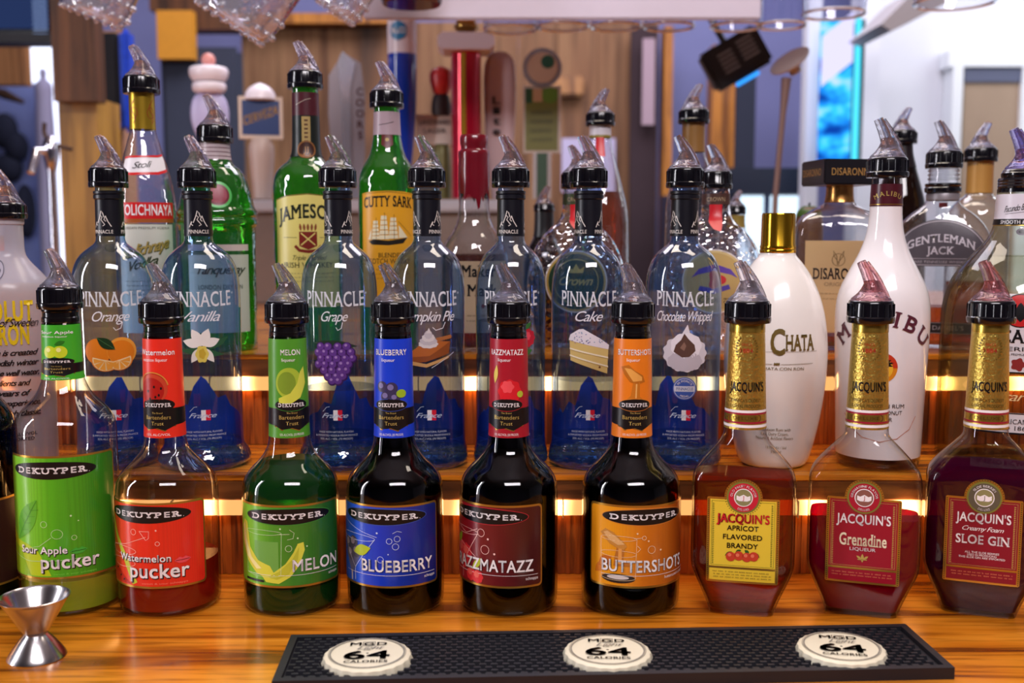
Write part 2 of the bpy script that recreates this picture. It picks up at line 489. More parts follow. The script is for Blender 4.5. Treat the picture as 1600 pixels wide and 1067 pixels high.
# ------------------------------------------------------------------ bottle framework
def site(px, py, d, tz, name, label, cat='bottle', group=None, rot=0.0):
    x, _, _ = pix(px, py, d)
    return empty(name, (x, d, tz), -math.atan2(x, d)+math.radians(rot), label, cat, group)
def prof_px(d, tz, pts, it=2, flat=None):
    """(half width px, y px) pairs, bottom to top -> metric profile above the shelf"""
    out = []
    for i, p in enumerate(pts):
        _, z, dep = pix(800, p[1], d)
        r = p[0]*dep/F; z -= tz
        if i == 0: z = 0.0005
        if flat: out.append((r, r*(p[2] if len(p) > 2 else flat), p[3] if len(p) > 3 else 2, z))
        else: out.append((r, z))
    zprev = -1; o2 = []
    for p in out:
        z = max(p[-1], zprev+1e-4); zprev = z; o2.append(p[:-1]+(z,))
    return chaikin(o2, it)
def zpx(py, d, tz): return pix(800, py, d)[1]-tz
def cutprof(prof, z0, z1, inset=.0):
    f = []
    rf = rfun(prof)
    zs = sorted(set([z0, z1]+[p[-1] for p in prof if z0 < p[-1] < z1]))
    if len(prof[0]) == 2: return [(max(rf(z)+inset, .001), z) for z in zs]
    ry, nn = rfun([(p[1], p[3]) for p in prof]), rfun([(p[2], p[3]) for p in prof])
    return [(max(rf(z)+inset, .001), max(ry(z)+inset, .001), nn(z), z) for z in zs]
def pourer(parent, z, r=.0195, lean=-1, yaw=0, spout=None, big=1.0, h=.020):
    k = r/.0195*big
    prof = [(r*.80, z), (r*1.0, z), (r*1.03, z+.002), (r*1.03, z+.005), (r*.985, z+.006), (r*.97, z+h-.0025), (r*.93, z+h-.0006), (r*.88, z+h), (.006, z+h)]
    bm = bmesh.new(); lathe(bm, prof, 40)
    for i in range(40):      # grip ridges
        a = 2*PI*i/40
        if i % 2: continue
        x, y = r*.985*math.cos(a), r*.985*math.sin(a)
        tube(bm, [(x, y, z+.006), (x, y, z+h-.003)], .0006, 5)
    col_ = from_bm('pourer_collar', bm, COLLAR, parent)
    bm = bmesh.new(); zb = z+h
    lathe(bm, chaikin([(r*.87, zb+.0002), (r*.85, zb+.0016*k), (r*.66, zb+.0045*k), (r*.48, zb+.0085*k), (r*.36, zb+.013*k), (r*.28, zb+.017*k), (r*.2, zb+.017*k)], 1), 28)
    L = lean
    pts = [(L*.000*k, 0, zb+.006*k), (L*.001*k, 0, zb+.013*k), (L*.0045*k, 0, zb+.0225*k), (L*.0095*k, 0, zb+.033*k)]
    pts = chaikin(pts, 2)
    n = len(pts)
    tube(bm, pts, [.0058*k-(.0020*k)*i/(n-1) for i in range(n)], 14)
    # air tube and web on the outer side of the bend
    air = chaikin([(-L*.0145*k, 0, zb+.002*k), (-L*.011*k, 0, zb+.010*k), (-L*.005*k, 0, zb+.0205*k), (L*.0045*k, 0, zb+.0325*k)], 2)
    tube(bm, air, .0018*k, 8)
    m = len(air)
    web = [(p[0], p[2]) for p in air[1:-1]]+[(p[0], p[2]) for p in reversed(pts[2:-1])]
    b2 = bmesh.new()
    try:
        prism(b2, web, -.0011*k, .0011*k)
        me = bpy.data.meshes.new('w'); b2.to_mesh(me); bm.from_mesh(me); bpy.data.meshes.remove(me)
    except Exception: pass
    b2.free()
    sp = from_bm('pourer_spout', bm, spout or SPOUT, parent)
    base = -parent.rotation_euler.z+math.radians(yaw)
    for o in (col_, sp): o.rotation_euler.z = base

# ------------------------------------------------------------------ large structure: counter and lit shelf steps
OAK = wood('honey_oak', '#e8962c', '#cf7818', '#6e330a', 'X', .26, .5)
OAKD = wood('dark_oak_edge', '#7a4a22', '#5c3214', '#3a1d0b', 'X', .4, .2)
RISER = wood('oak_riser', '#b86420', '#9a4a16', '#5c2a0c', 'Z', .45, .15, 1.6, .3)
Z1, Z2 = .104, .208
R1, R2 = 1.043, 1.188
def stc(o): o['kind'] = 'structure'; return o
ct = box('bar_counter', -1.6, 1.6, .25, 1.9, -.04, 0, OAK, bev=.002)
tag(ct, 'glossy honey oak bar counter that carries the front row of bottles', 'counter')
def step(zl, zt, y0, y1, label):
    r = empty('bottle_shelf', (0, y0, zl), 0, label, 'shelf', 'stepped bottle shelf tiers')
    h = zt-zl
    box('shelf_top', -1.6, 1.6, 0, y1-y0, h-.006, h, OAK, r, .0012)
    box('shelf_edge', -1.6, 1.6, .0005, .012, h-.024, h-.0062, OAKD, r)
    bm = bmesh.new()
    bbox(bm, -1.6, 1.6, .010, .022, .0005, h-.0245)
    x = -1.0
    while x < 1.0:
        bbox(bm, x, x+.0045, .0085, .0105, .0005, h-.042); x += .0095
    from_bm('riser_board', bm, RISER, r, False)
step(0, Z1, R1, R2+.02, 'lower oak step of the bottle shelf, lit under its front edge, behind the front row')
step(Z1, Z2, R2, 1.64, 'upper oak step of the bottle shelf, under the whisky and gin bottles')
m, N, L, em = lamp_mat('warm_rope_light', '#ffb86c', 2.2)
tc = N.new('ShaderNodeTexCoord'); wv = N.new('ShaderNodeTexWave'); wv.inputs['Scale'].default_value = 3.6; wv.bands_direction = 'X'
wv.inputs['Distortion'].default_value = 1.2; wv.inputs['Detail Scale'].default_value = 1.5
L.new(tc.outputs['Object'], wv.inputs['Vector'])
pw = N.new('ShaderNodeMath'); pw.operation = 'POWER'; pw.inputs[1].default_value = 9; L.new(wv.outputs['Fac'], pw.inputs[0])
mr = N.new('ShaderNodeMapRange'); mr.inputs[3].default_value = 1.05; mr.inputs[4].default_value = 13
L.new(pw.outputs[0], mr.inputs[0]); L.new(mr.outputs[0], em.inputs[1])
ROPE = m
for y0, zl, lab in ((R1, 0, 'warm clear rope light running under the lower shelf step'), (R2, Z1, 'warm clear rope light running under the upper shelf step')):
    r = empty('rope_light', (0, y0-.0005, zl+.0715), 0, lab, 'light', 'warm rope lights under the shelf steps')
    bm = bmesh.new(); tube(bm, [(-1.6+.1*i, 0, 0) for i in range(33)], .0078, 12)
    from_bm('light_tube', bm, ROPE, r)
    bm = bmesh.new()
    for i in range(40): bbox(bm, -1.5+i*.0775, -1.5+i*.0775+.0012, -.0086, .0078, -.0084, .0085)
    from_bm('mounting_clips', bm, pm('clip_plastic', '#b08a58', .3), r)

# ------------------------------------------------------------------ front row: round liqueur bottles
LIQ_NIGHT = thin('near_black_liqueur', (.020, .008, .010), (.004, .001, .004), gl=.15)
LIQ_PLUM = thin('dark_plum_liqueur', (.022, .003, .010), (.006, .001, .004), gl=.15)
LIQ_GREEN = thin('dark_green_liqueur', (.035, .20, .035), (.008, .06, .012), gl=.15, body=.25, bodycol=(.015, .13, .02))
LIQ_LIME = thin('lime_liqueur', (.62, .70, .12), (.25, .33, .03), gl=.15, body=.34, bodycol=(.58, .72, .05))
LIQ_RED = thin('amber_red_liqueur', (.62, .085, .02), (.25, .015, .01), gl=.15, body=.32, bodycol=(.55, .035, .012))
DARKRIM = pm('dark_screw_ring', '#0c0a0c', .2, noise=.05)

def brand_oval(d, cx, cy, rx, ry, rim, text_h=.0052, layer=2):
    d.poly(circ(cx, cy, rx, ry, 44), rim, layer)
    d.poly(circ(cx, cy, rx-.0007, ry-.0007, 44), BLACK, layer+1)
    d.text('DEKUYPER', cx-.0005, cy-text_h*.42, text_h*.84, WHITE, w=rx*1.60, layer=layer+3, style='slab')
    d.text('.', cx+rx*.83, cy-text_h*.5, text_h*.6, WHITE, layer=layer+3)
def doodles(d, items, mat=None, wd=.00032):
    for it in items:
        if it[0] == 'c': d.stroke(circ(it[1], it[2], it[3], n=18), wd, mat or WHITE, 4, True)
        elif it[0] == 'd': d.poly(circ(it[1], it[2], it[3], n=8), mat or WHITE, 4)
        elif it[0] == 'e': d.stroke(circ(it[1], it[2], it[3], it[4], n=26), wd, mat or WHITE, 4, True)
        elif it[0] == 'l': d.stroke(it[1], wd, mat or WHITE, 4)
def tumbler(d, cx, z0, z1, hw, mat):
    d.stroke(circ(cx, z1, hw, .0022), .0003, mat, 4, True)
    d.stroke([(cx-hw, z1), (cx-hw*.94, z0+.002)], .0003, mat, 4); d.stroke([(cx+hw, z1), (cx+hw*.94, z0+.002)], .0003, mat, 4)
    d.stroke(circ(cx, z0+.002, hw*.94, .0022, a0=PI, a1=2*PI), .0003, mat, 4)

def liqueur_bottle(px, pyb, spec):
    d, tz = .97, 0
    tall = spec.get('tall')
    hw = spec.get('hw', 75.5); q = hw/75.5
    root = site(px, 850, d, tz, 'liqueur_bottle', spec['label'], 'bottle', 'round liqueur bottles in the front row', spec['rot'])
    if tall: pts = [(hw-12, 941), (hw-3, 938), (hw, 925), (hw, 700), (hw, 668), (hw-3, 652), (hw-16, 634), (hw-34, 616), (35, 602), (31, 590), (29, 560), (28, 506), (26, 490), (26, 480)]
    else: pts = [(hw-14, 941), (hw-3, 938), (hw, 925), (hw, 790), (hw, 762), (hw-3, 744), (hw-14, 729), (hw-29, 715), (37, 702), (32.5, 690), (30.5, 670), (29, 530), (27, 514), (26, 502)]
    pf = prof_px(d, tz, pts)
    ztop = pf[-1][1]
    lathe_obj('bottle_glass', pf, CLEAR, root, 56, cap1=False)
    zl = spec['level']
    lq = cutprof(pf, .006, zl, -.0022)
    lathe_obj('liquid', lq, spec['liquid'], root, 48)
    rf = rfun(pf); R0 = rf(.06)
    if tall: zt, zb = zpx(713, d-.045, 0), zpx(905, d-.045, 0)
    else: zt, zb = zpx(spec.get('ltop', 790), d-.045, 0), zpx(919, d-.045, 0)
    hwid = spec.get('lw', .056)
    D = Decal(round_surf(rf, R0))
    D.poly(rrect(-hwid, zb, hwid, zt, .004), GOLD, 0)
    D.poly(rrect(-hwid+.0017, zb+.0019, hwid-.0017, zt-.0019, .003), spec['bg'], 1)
    oy = zt-.0095
    if tall: brand_oval(D, -.006, oy-.0035, .040, .0078, spec['rim'], .0062)
    else: brand_oval(D, spec.get('ox', 0), oy-.001, .042, .0078, spec['rim'], .0056)
    spec['art'](D, zb, zt)
    D.build('front_label', root)
    # ring of dark screw cap under the pourer
    nb = .0152
    lathe_obj('screw_ring', [(.0150, ztop-.0135), (.0163, ztop-.0125), (.0163, ztop-.009), (.0155, ztop-.008), (.0155, ztop-.004), (.0163, ztop-.003), (.016, ztop)], DARKRIM, root, 36, False, False)
    # neck label
    z1 = zpx(508 if tall else 530, d-.017, 0); z0 = zpx(594 if tall else 684, d-.017, 0)
    Rn = rf((z0+z1)/2)
    M = Decal(round_surf(rf, Rn), .003)
    full = PI*Rn*.97
    M.poly(rect(-full, z0, full, z1), spec['nbg'], 0)
    hN = z1-z0; k = hN/.0925
    zo = z0+hN*.335; nx = spec.get('nx', 0.0)
    band = [(-full, z0+hN*.30), (full, z0+hN*.30), (full, z0+hN*.155), (Rn*.9, z0+hN*.125), (Rn*.35, z0+hN*.075), (0, z0+hN*.10), (-Rn*.5, z0+hN*.085), (-Rn*.9, z0+hN*.125), (-full, z0+hN*.155)]
    band = [(a+(nx if abs(a) < full*.9 else 0), b) for a, b in band]
    M.stroke([(a, b-.0004) for a, b in band[2:]], .0009, GOLD, 2)
    M.poly(band, BLACK, 1)
    M.poly(circ(nx, zo, .0155, .0052*k+.0008), spec['rim'], 2); M.poly(circ(nx, zo, .0150, .0050*k+.0005), BLACK, 3)
    M.text('DEKUYPER', nx, zo-.0017*k, .0034*k, WHITE, w=.0235, layer=5, style='slab')
    M.text('The Brand', nx, z0+hN*.245, .0017*k, GOLDINK, w=.009)
    M.text('Bartenders', nx, z0+hN*.19, .0036*k, GOLDINK, w=.0225, style='serif')
    M.text('Trust', nx, z0+hN*.13, .0034*k, GOLDINK, w=.0105, style='serif')
    M.text(spec['proof'], nx, z0+hN*.022, .0022*k, WHITE, w=.021)
    M.text(spec['neck'], nx, z0+hN*.84, .0050*k, WHITE, w=spec.get('nw', .026), style='bold')
    M.text(spec.get('sub', 'liqueur'), nx+spec.get('sx', -.002), z0+hN*.775, .0030*k, WHITE, w=spec.get('sw', .012))
    spec['fruit'](M, nx, z0+hN*.36, z0+hN*.74)
    M.build('neck_label', root)
    pourer(root, ztop-.001, .0195, -1, spec.get('yaw', 0))
    return root

def art_apple(D, zb, zt):
    Y, G, DG, LG = ink('#b8d420'), ink('#5fb52a'), ink('#3f8f22'), ink('#8edb4a')
    D.poly([(-.054, zb+.044), (-.045, zb+.034), (-.03, zb+.031), (-.020, zb+.026), (-.012, zb+.012), (-.008, zb+.003), (-.05, zb+.003), (-.054, zb+.01)], Y, 2)
    D.poly([(-.054, zb+.03), (-.04, zb+.026), (-.028, zb+.003), (-.054, zb+.003)], ink('#8fbf1c'), 3)
    D.poly(leafp(-.043, zb+.034, -.019, zb+.072, .0095), G, 3)
    D.stroke([(-.042, zb+.036), (-.03, zb+.054), (-.019, zb+.071)], .0006, DG, 4)
    for t in (.25, .42, .58, .74):
        x, z = -.043+.024*t, zb+.034+.038*t
        D.stroke([(x, z), (x-.005, z+.006)], .0003, DG, 4); D.stroke([(x, z), (x+.008, z+.001)], .0003, DG, 4)
    doodles(D, [('c', -.013, zb+.050, .0028), ('c', .012, zb+.037, .0021), ('d', .010, zb+.057, .0009), ('d', .016, zb+.052, .0006), ('e', -.002, zb+.041, .0048, .0042),
                ('l', [(-.028, zb+.028), (-.018, zb+.03), (-.007, zb+.038)]), ('l', [(-.054, zb+.021), (-.03, zb+.016), (.02, zb+.018)])], ink('#c8efb0'), .0004)
    for a, (st, x, z, h, wd) in (('a', ('Sour Apple', -.016, zb+.0235, .0063, .044)), ('b', ('pucker', .008, zb+.0100, .0118, .050))):
        D.text(st, x+.0006, z-.0006, h, BLACK, w=wd, layer=4, style='black')
        D.text(st, x, z, h, WHITE, w=wd, layer=6, style='bold', slope=.0)
    lips(D, .0155, zb+.0245, ink('#3fae3a'))
    D.text('sweet & sour schnapps', .012, zb+.0038, .0017, ink('#7fe04c'), w=.036)
def lips(D, x, z, mat):
    D.poly([(x-.0075, z), (x-.0025, z+.0033), (x, z+.002), (x+.0025, z+.0036), (x+.0075, z+.001), (x+.003, z-.0022), (x-.003, z-.0026)], mat, 4)
    D.stroke([(x-.006, z), (x, z+.0004), (x+.006, z+.0008)], .0004, BLACK, 5)
def art_watermelon(D, zb, zt):
    D.stroke([(-.046, zt-.014), (-.035, zb+.045), (-.022, zb+.028), (-.010, zb+.004)], .0055, ink('#c7d23c'), 2)
    D.poly([(-.054, zb+.022), (-.03, zb+.014), (-.014, zb+.003), (-.054, zb+.003)], ink('#c01e16'), 2)
    for x, z in ((-.03, .008), (-.036, .014), (-.025, .005)): D.poly(leafp(x, zb+z, x+.003, zb+z+.002, .0008, 4), BLACK, 3)
    doodles(D, [('c', -.010, zb+.051, .0026), ('c', .012, zb+.041, .0019), ('d', .011, zb+.053, .0008),
                ('l', [(-.004, zb+.052), (.005, zb+.052), (.0045, zb+.046), (.002, zb+.044), (-.004, zb+.052)]), ('l', [(-.04, zb+.036), (-.02, zb+.039), (.002, zb+.047)]),
                ('e', -.026, zb+.033, .018, .004), ('e', -.026, zb+.022, .017, .004)], ink('#ffc9b8'), .0004)
    for (st, x, z, h, wd) in (('Watermelon', -.002, zb+.0245, .0062, .050), ('pucker', .012, zb+.0100, .0125, .053)):
        D.text(st, x+.0006, z-.0006, h, BLACK, w=wd, layer=4, style='black')
        D.text(st, x, z, h, WHITE, w=wd, layer=6, style='bold')
    lips(D, .033, zb+.0245, ink('#e8505a'))
    D.text('sweet & sour schnapps', .017, zb+.0038, .0017, ink('#ff8a70'), w=.04)
def name_line(D, zb, st, x, wd, sub='schnapps', al='r', subw=.012):
    D.text(st, x+.0005, zb+.0147, .0104, ink('#20202a'), w=wd, layer=5, align=al, style='bold')
    D.text(st, x, zb+.0150, .0104, WHITE, w=wd, layer=7, align=al, style='bold')
    D.stroke([(-.042, zb+.0115), (-.02, zb+.0115), (.02, zb+.0115), (.051, zb+.0115)], .00035, WHITE, 4)
    D.text(sub, .051, zb+.0070, .0027, WHITE, w=subw, align='r')
def art_melon(D, zb, zt):
    Y, P = ink('#dce04a'), ink('#f2f0a0')
    D.poly([(-.05, zt-.021), (-.047, zt-.016), (-.042, zt-.018), (-.038, zb+.035), (-.028, zb+.024), (-.016, zb+.020), (-.012, zb+.013), (-.017, zb+.008), (-.03, zb+.012), (-.042, zb+.022), (-.05, zb+.038)], Y, 3)
    D.poly([(-.049, zt-.022), (-.0465, zt-.019), (-.044, zb+.042), (-.036, zb+.026), (-.024, zb+.017), (-.03, zb+.016), (-.042, zb+.026), (-.0485, zb+.040)], P, 4)
    D.poly([(-.024, zb+.010), (-.014, zb+.013), (-.002, zb+.022), (.005, zb+.032), (.009, zb+.040), (.014, zb+.041), (.015, zb+.034), (.010, zb+.020), (.002, zb+.010), (-.008, zb+.004), (-.020, zb+.005)], Y, 3)
    D.poly([(-.018, zb+.010), (-.008, zb+.015), (.004, zb+.026), (.010, zb+.037), (.009, zb+.026), (.001, zb+.013), (-.010, zb+.008)], ink('#c3c93a'), 4)
    D.poly(rect(-.032, zb+.014, -.008, zb+.042), ink('#6fae4e'), 2)
    tumbler(D, -.024, zb+.010, zb+.050, .019, ink('#d4efc0'))
    doodles(D, [('c', .001, zb+.036, .0028), ('d', .009, zb+.045, .0008), ('d', .017, zb+.037, .0007), ('d', -.006, zb+.054, .0008),
                ('l', [(-.008, zb+.049), (.002, zb+.049)]), ('l', [(.002, zb+.053), (.006, zb+.050), (.005, zb+.045), (0, zb+.044)])], ink('#d4efc0'), .0004)
    D.poly(rect(-.044, zb+.0045, -.022, zb+.0065), BLACK, 4)
    name_line(D, zb, 'MELON', .050, .046)
def martini(D, x, z0, z1, hw, mat):
    D.stroke(circ(x, z1, hw, .003), .0004, mat, 4, True)
    D.stroke([(x-hw, z1), (x, z0+.012), (x, z0)], .0005, mat, 4); D.stroke([(x+hw, z1), (x, z0+.012)], .0005, mat, 4)
def art_blue(D, zb, zt):
    B1, B2, LM = ink('#4a4a5e'), ink('#8f8aa0'), ink('#b8cc30')
    D.poly([(-.047, zb+.030), (-.020, zb+.030), (-.0335, zb+.008)], ink('#5a6088'), 2)
    for x, z, r in ((-.040, .036, .0058), (-.031, .038, .0060), (-.036, .027, .0060), (-.027, .030, .0052)):
        D.poly(circ(x, zb+z, r), B1, 3); D.poly(circ(x-.001, zb+z+.0015, r*.55), B2, 4)
    D.poly(leafp(-.030, zb+.030, -.010, zb+.036, .005), LM, 5)
    D.poly(rect(-.0345, zb+.003, -.0325, zb+.012), ink('#c8ccd8'), 3)
    martini(D, -.028, zb+.004, zb+.044, .022, ink('#cfe0ff'))
    doodles(D, [('c', .007, zb+.043, .0025), ('c', .0125, zb+.038, .0028), ('c', .014, zb+.045, .0026), ('c', -.001, zb+.026, .0028), ('d', -.004, zb+.050, .0009), ('d', .006, zb+.031, .0006),
                ('l', [(-.046, zt-.018), (-.02, zb+.050), (-.004, zb+.046)]), ('l', [(.010, zb+.050), (.014, zb+.052), (.018, zb+.051)])], ink('#cfe0ff'), .0004)
    name_line(D, zb, 'BLUEBERRY', .0475, .067)
def art_razz(D, zb, zt):
    R1_, R2_ = ink('#e03038'), ink('#f06a5e')
    for x, z, r in ((-.030, .030, .008), (-.021, .028, .008), (-.026, .020, .008), (-.014, .009, .006), (-.006, .008, .006)):
        D.poly(blob(x, zb+z, r, 8, .06), R1_, 3); D.poly(blob(x-.001, zb+z+.002, r*.5, 7, .12), R2_, 4)
    D.poly(leafp(-.012, zb+.014, -.001, zb+.026, .003), ink('#b8c832'), 5); D.poly(leafp(-.036, zb+.034, -.028, zb+.045, .003), ink('#9fc832'), 5)
    martini(D, -.026, zb+.004, zb+.048, .021, ink('#ffd0c8'))
    doodles(D, [('c', -.002, zb+.049, .0035), ('c', .002, zb+.034, .0040), ('d', .005, zb+.044, .0010), ('d', .011, zb+.031, .0010),
                ('l', [(-.040, zb+.052), (-.02, zb+.046), (-.006, zb+.052)]), ('l', [(-.04, zb+.040), (-.02, zb+.033), (-.008, zb+.026)])], ink('#ffd0c8'), .00045)
    name_line(D, zb, 'RAZZMATAZZ', .046, .080)
def art_butter(D, zb, zt):
    D.poly([(-.043, zb+.049), (-.038, zb+.053), (-.030, zb+.050), (-.021, zb+.042), (-.018, zb+.038), (-.021, zb+.035), (-.026, zb+.036), (-.034, zb+.040)], ink('#c98a3c'), 3)
    D.poly([(-.040, zb+.0495), (-.036, zb+.051), (-.027, zb+.046), (-.020, zb+.040), (-.026, zb+.039), (-.034, zb+.043)], ink('#e2b070'), 4)
    D.poly([(-.027, zb+.037), (-.020, zb+.036), (-.021, zb+.026), (-.013, zb+.020), (-.030, zb+.020), (-.029, zb+.028)], ink('#b8702a'), 3)
    D.poly([(-.0255, zb+.036), (-.0225, zb+.036), (-.0225, zb+.022), (-.026, zb+.022)], ink('#e8a050'), 4)
    D.poly(leafp(-.045, zb+.018, -.032, zb+.028, .005), ink('#c86a18'), 2); D.poly(leafp(-.049, zb+.012, -.038, zb+.022, .004), ink('#d87c1c'), 2)
    tumbler(D, -.026, zb+.007, zb+.045, .0165, ink('#f6dcb4'))
    D.stroke(circ(-.026, zb+.031, .0165, .003), .0003, ink('#f6dcb4'), 4, True)
    D.poly(circ(-.026, zb+.0085, .0155, .0042), ink('#30241e'), 3); D.poly(circ(-.026, zb+.0095, .010, .0018), ink('#d8d0cc'), 4)
    doodles(D, [('c', -.003, zb+.046, .0018), ('c', .004, zb+.035, .0034), ('d', -.009, zb+.050, .0008), ('d', .001, zb+.043, .0008), ('d', .013, zb+.034, .0009),
                ('l', [(-.012, zb+.0455), (-.005, zb+.046)]), ('l', [(-.009, zb+.039), (-.006, zb+.036), (-.009, zb+.033)])], ink('#f6dcb4'), .0004)
    name_line(D, zb, 'BUTTERSHOTS', .042, .083, 'butterscotch schnapps', 'r', .033)

def fr_apple(M, x, a, b):
    h = b-a
    for s in (-1, 1): M.poly(blob(x+s*.0045-.001, a+h*.40, .0058, 2, .06), ink('#c6dc2a'), 2); M.poly(circ(x+s*.0045-.002, a+h*.5, .002), ink('#eef49a'), 3)
    M.poly(leafp(x-.001, a+h*.75, x+.008, a+h*.9, .002), ink('#2c7a1c'), 3)
def fr_melonslice(M, x, a, b):
    h = b-a
    M.poly(circ(x-.004, a+h*.36, .0135, h*.40), ink('#c9452a'), 2); M.poly(circ(x-.005, a+h*.32, .0115, h*.34), ink('#b01a14'), 3)
    for i, j in ((-.008, .3), (-.002, .42), (.002, .2), (-.006, .1), (.004, .38), (-.001, .15)): M.poly(circ(x+i, a+h*j, .0009, .0013, 8), BLACK, 4)
    M.stroke(circ(x-.004, a+h*.38, .014, h*.42, a0=.2, a1=2.6), .0012, ink('#d88a3a'), 4)
def fr_melon(M, x, a, b):
    h = b-a
    M.poly(blob(x-.002, a+h*.52, .0115, 2, .03, ry=h*.42), ink('#a8c43a'), 2); M.poly(circ(x-.004, a+h*.52, .008, h*.30), ink('#7fa030'), 3)
    M.poly([(x+.012, a+h*.95), (x+.014, a+h*.5), (x+.008, a+h*.12), (x-.002, a-h*.05), (x-.011, a), (x-.011, a+h*.12), (x-.001, a+h*.25), (x+.005, a+h*.5), (x+.008, a+h*.8)], ink('#d4dc50'), 4)
def fr_blue(M, x, a, b):
    h = b-a
    for i, j, r in ((-.008, .42, .005), (.001, .38, .0055), (-.004, .16, .005), (.004, .12, .0045)): M.poly(circ(x+i, a+h*j, r), ink('#3a3458'), 2); M.poly(circ(x+i-.001, a+h*j+.001, r*.5), ink('#7a74a8'), 3)
    M.poly(circ(x+.0095, a+h*.24, .0045, .0038), ink('#9cc02c'), 4)
def fr_razz(M, x, a, b):
    h = b-a
    M.poly(blob(x+.003, a+h*.30, .0105, 8, .06), ink('#d81f2c'), 2); M.poly(blob(x+.001, a+h*.42, .0055, 6, .1), ink('#f0525a'), 3)
    M.poly(leafp(x-.011, a+h*.5, x-.009, a+h*1.0, .0022), ink('#d8c22c'), 3); M.poly(circ(x+.0125, a+h*.22, .003), ink('#b4c43a'), 4)
def fr_butter(M, x, a, b):
    h = b-a
    M.poly([(x-.013, a+h*.95), (x-.006, a+h*1.0), (x-.001, a+h*.86), (x+.007, a+h*.72), (x+.009, a+h*.55), (x+.001, a+h*.48), (x-.005, a+h*.56), (x-.010, a+h*.75)], ink('#b86c1c'), 2)
    M.poly([(x-.010, a+h*.92), (x-.004, a+h*.9), (x+.006, a+h*.68), (x+.006, a+h*.58), (x-.002, a+h*.56)], ink('#e8a850'), 3)
    M.poly([(x-.002, a+h*.52), (x+.004, a+h*.54), (x+.004, a+h*.16), (x+.010, a+h*.02), (x-.010, a+h*.02), (x-.004, a+h*.18)], ink('#c87820'), 2)
    M.stroke([(x+.001, a+h*.5), (x+.0005, a+h*.12)], .0012, ink('#f2bc6c'), 3)

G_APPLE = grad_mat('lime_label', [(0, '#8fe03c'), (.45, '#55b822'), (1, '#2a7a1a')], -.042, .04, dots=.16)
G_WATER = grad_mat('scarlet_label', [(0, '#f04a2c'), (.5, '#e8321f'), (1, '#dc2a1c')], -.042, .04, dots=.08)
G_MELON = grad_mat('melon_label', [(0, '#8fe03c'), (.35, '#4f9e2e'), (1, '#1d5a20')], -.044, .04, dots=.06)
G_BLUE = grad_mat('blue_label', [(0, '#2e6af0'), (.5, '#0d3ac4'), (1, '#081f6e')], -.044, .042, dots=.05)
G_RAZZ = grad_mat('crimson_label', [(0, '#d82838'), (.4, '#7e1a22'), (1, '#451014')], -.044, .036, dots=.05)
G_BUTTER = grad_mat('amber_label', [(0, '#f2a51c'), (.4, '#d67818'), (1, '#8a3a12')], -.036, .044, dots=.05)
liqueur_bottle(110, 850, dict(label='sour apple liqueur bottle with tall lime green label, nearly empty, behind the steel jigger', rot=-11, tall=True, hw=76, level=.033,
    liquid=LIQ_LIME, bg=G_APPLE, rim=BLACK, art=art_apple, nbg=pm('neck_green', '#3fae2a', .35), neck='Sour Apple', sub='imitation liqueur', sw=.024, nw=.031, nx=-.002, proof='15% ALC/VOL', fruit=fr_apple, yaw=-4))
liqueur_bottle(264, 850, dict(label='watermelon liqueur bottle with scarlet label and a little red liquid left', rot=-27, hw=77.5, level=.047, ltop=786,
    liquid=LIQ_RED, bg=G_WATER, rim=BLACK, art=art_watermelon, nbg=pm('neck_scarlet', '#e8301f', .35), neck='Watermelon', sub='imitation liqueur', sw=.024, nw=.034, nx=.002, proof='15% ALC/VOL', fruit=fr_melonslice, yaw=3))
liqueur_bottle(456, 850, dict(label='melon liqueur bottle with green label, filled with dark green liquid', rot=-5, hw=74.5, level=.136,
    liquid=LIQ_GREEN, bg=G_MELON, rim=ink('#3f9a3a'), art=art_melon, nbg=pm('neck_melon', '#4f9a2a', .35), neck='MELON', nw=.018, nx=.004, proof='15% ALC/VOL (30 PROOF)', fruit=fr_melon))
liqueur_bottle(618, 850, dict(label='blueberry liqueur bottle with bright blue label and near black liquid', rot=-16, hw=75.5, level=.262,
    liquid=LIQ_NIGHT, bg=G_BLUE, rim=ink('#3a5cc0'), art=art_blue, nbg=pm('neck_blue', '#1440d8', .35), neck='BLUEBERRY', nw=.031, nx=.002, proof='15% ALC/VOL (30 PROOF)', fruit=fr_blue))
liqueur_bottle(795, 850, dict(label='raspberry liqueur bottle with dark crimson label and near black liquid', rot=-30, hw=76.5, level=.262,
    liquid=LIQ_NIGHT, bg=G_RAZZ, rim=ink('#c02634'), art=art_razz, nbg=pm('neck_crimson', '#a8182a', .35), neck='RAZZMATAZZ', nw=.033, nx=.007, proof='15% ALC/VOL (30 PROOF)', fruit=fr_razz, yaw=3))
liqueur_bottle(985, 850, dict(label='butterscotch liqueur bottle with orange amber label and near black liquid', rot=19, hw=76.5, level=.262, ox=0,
    liquid=LIQ_NIGHT, bg=G_BUTTER, rim=ink('#d8863a'), art=art_butter, nbg=pm('neck_orange', '#e8801c', .35), neck='BUTTERSHOTS', nw=.034, nx=-.003, proof='15% ALC/VOL (30 PROOF)', fruit=fr_butter, yaw=20))

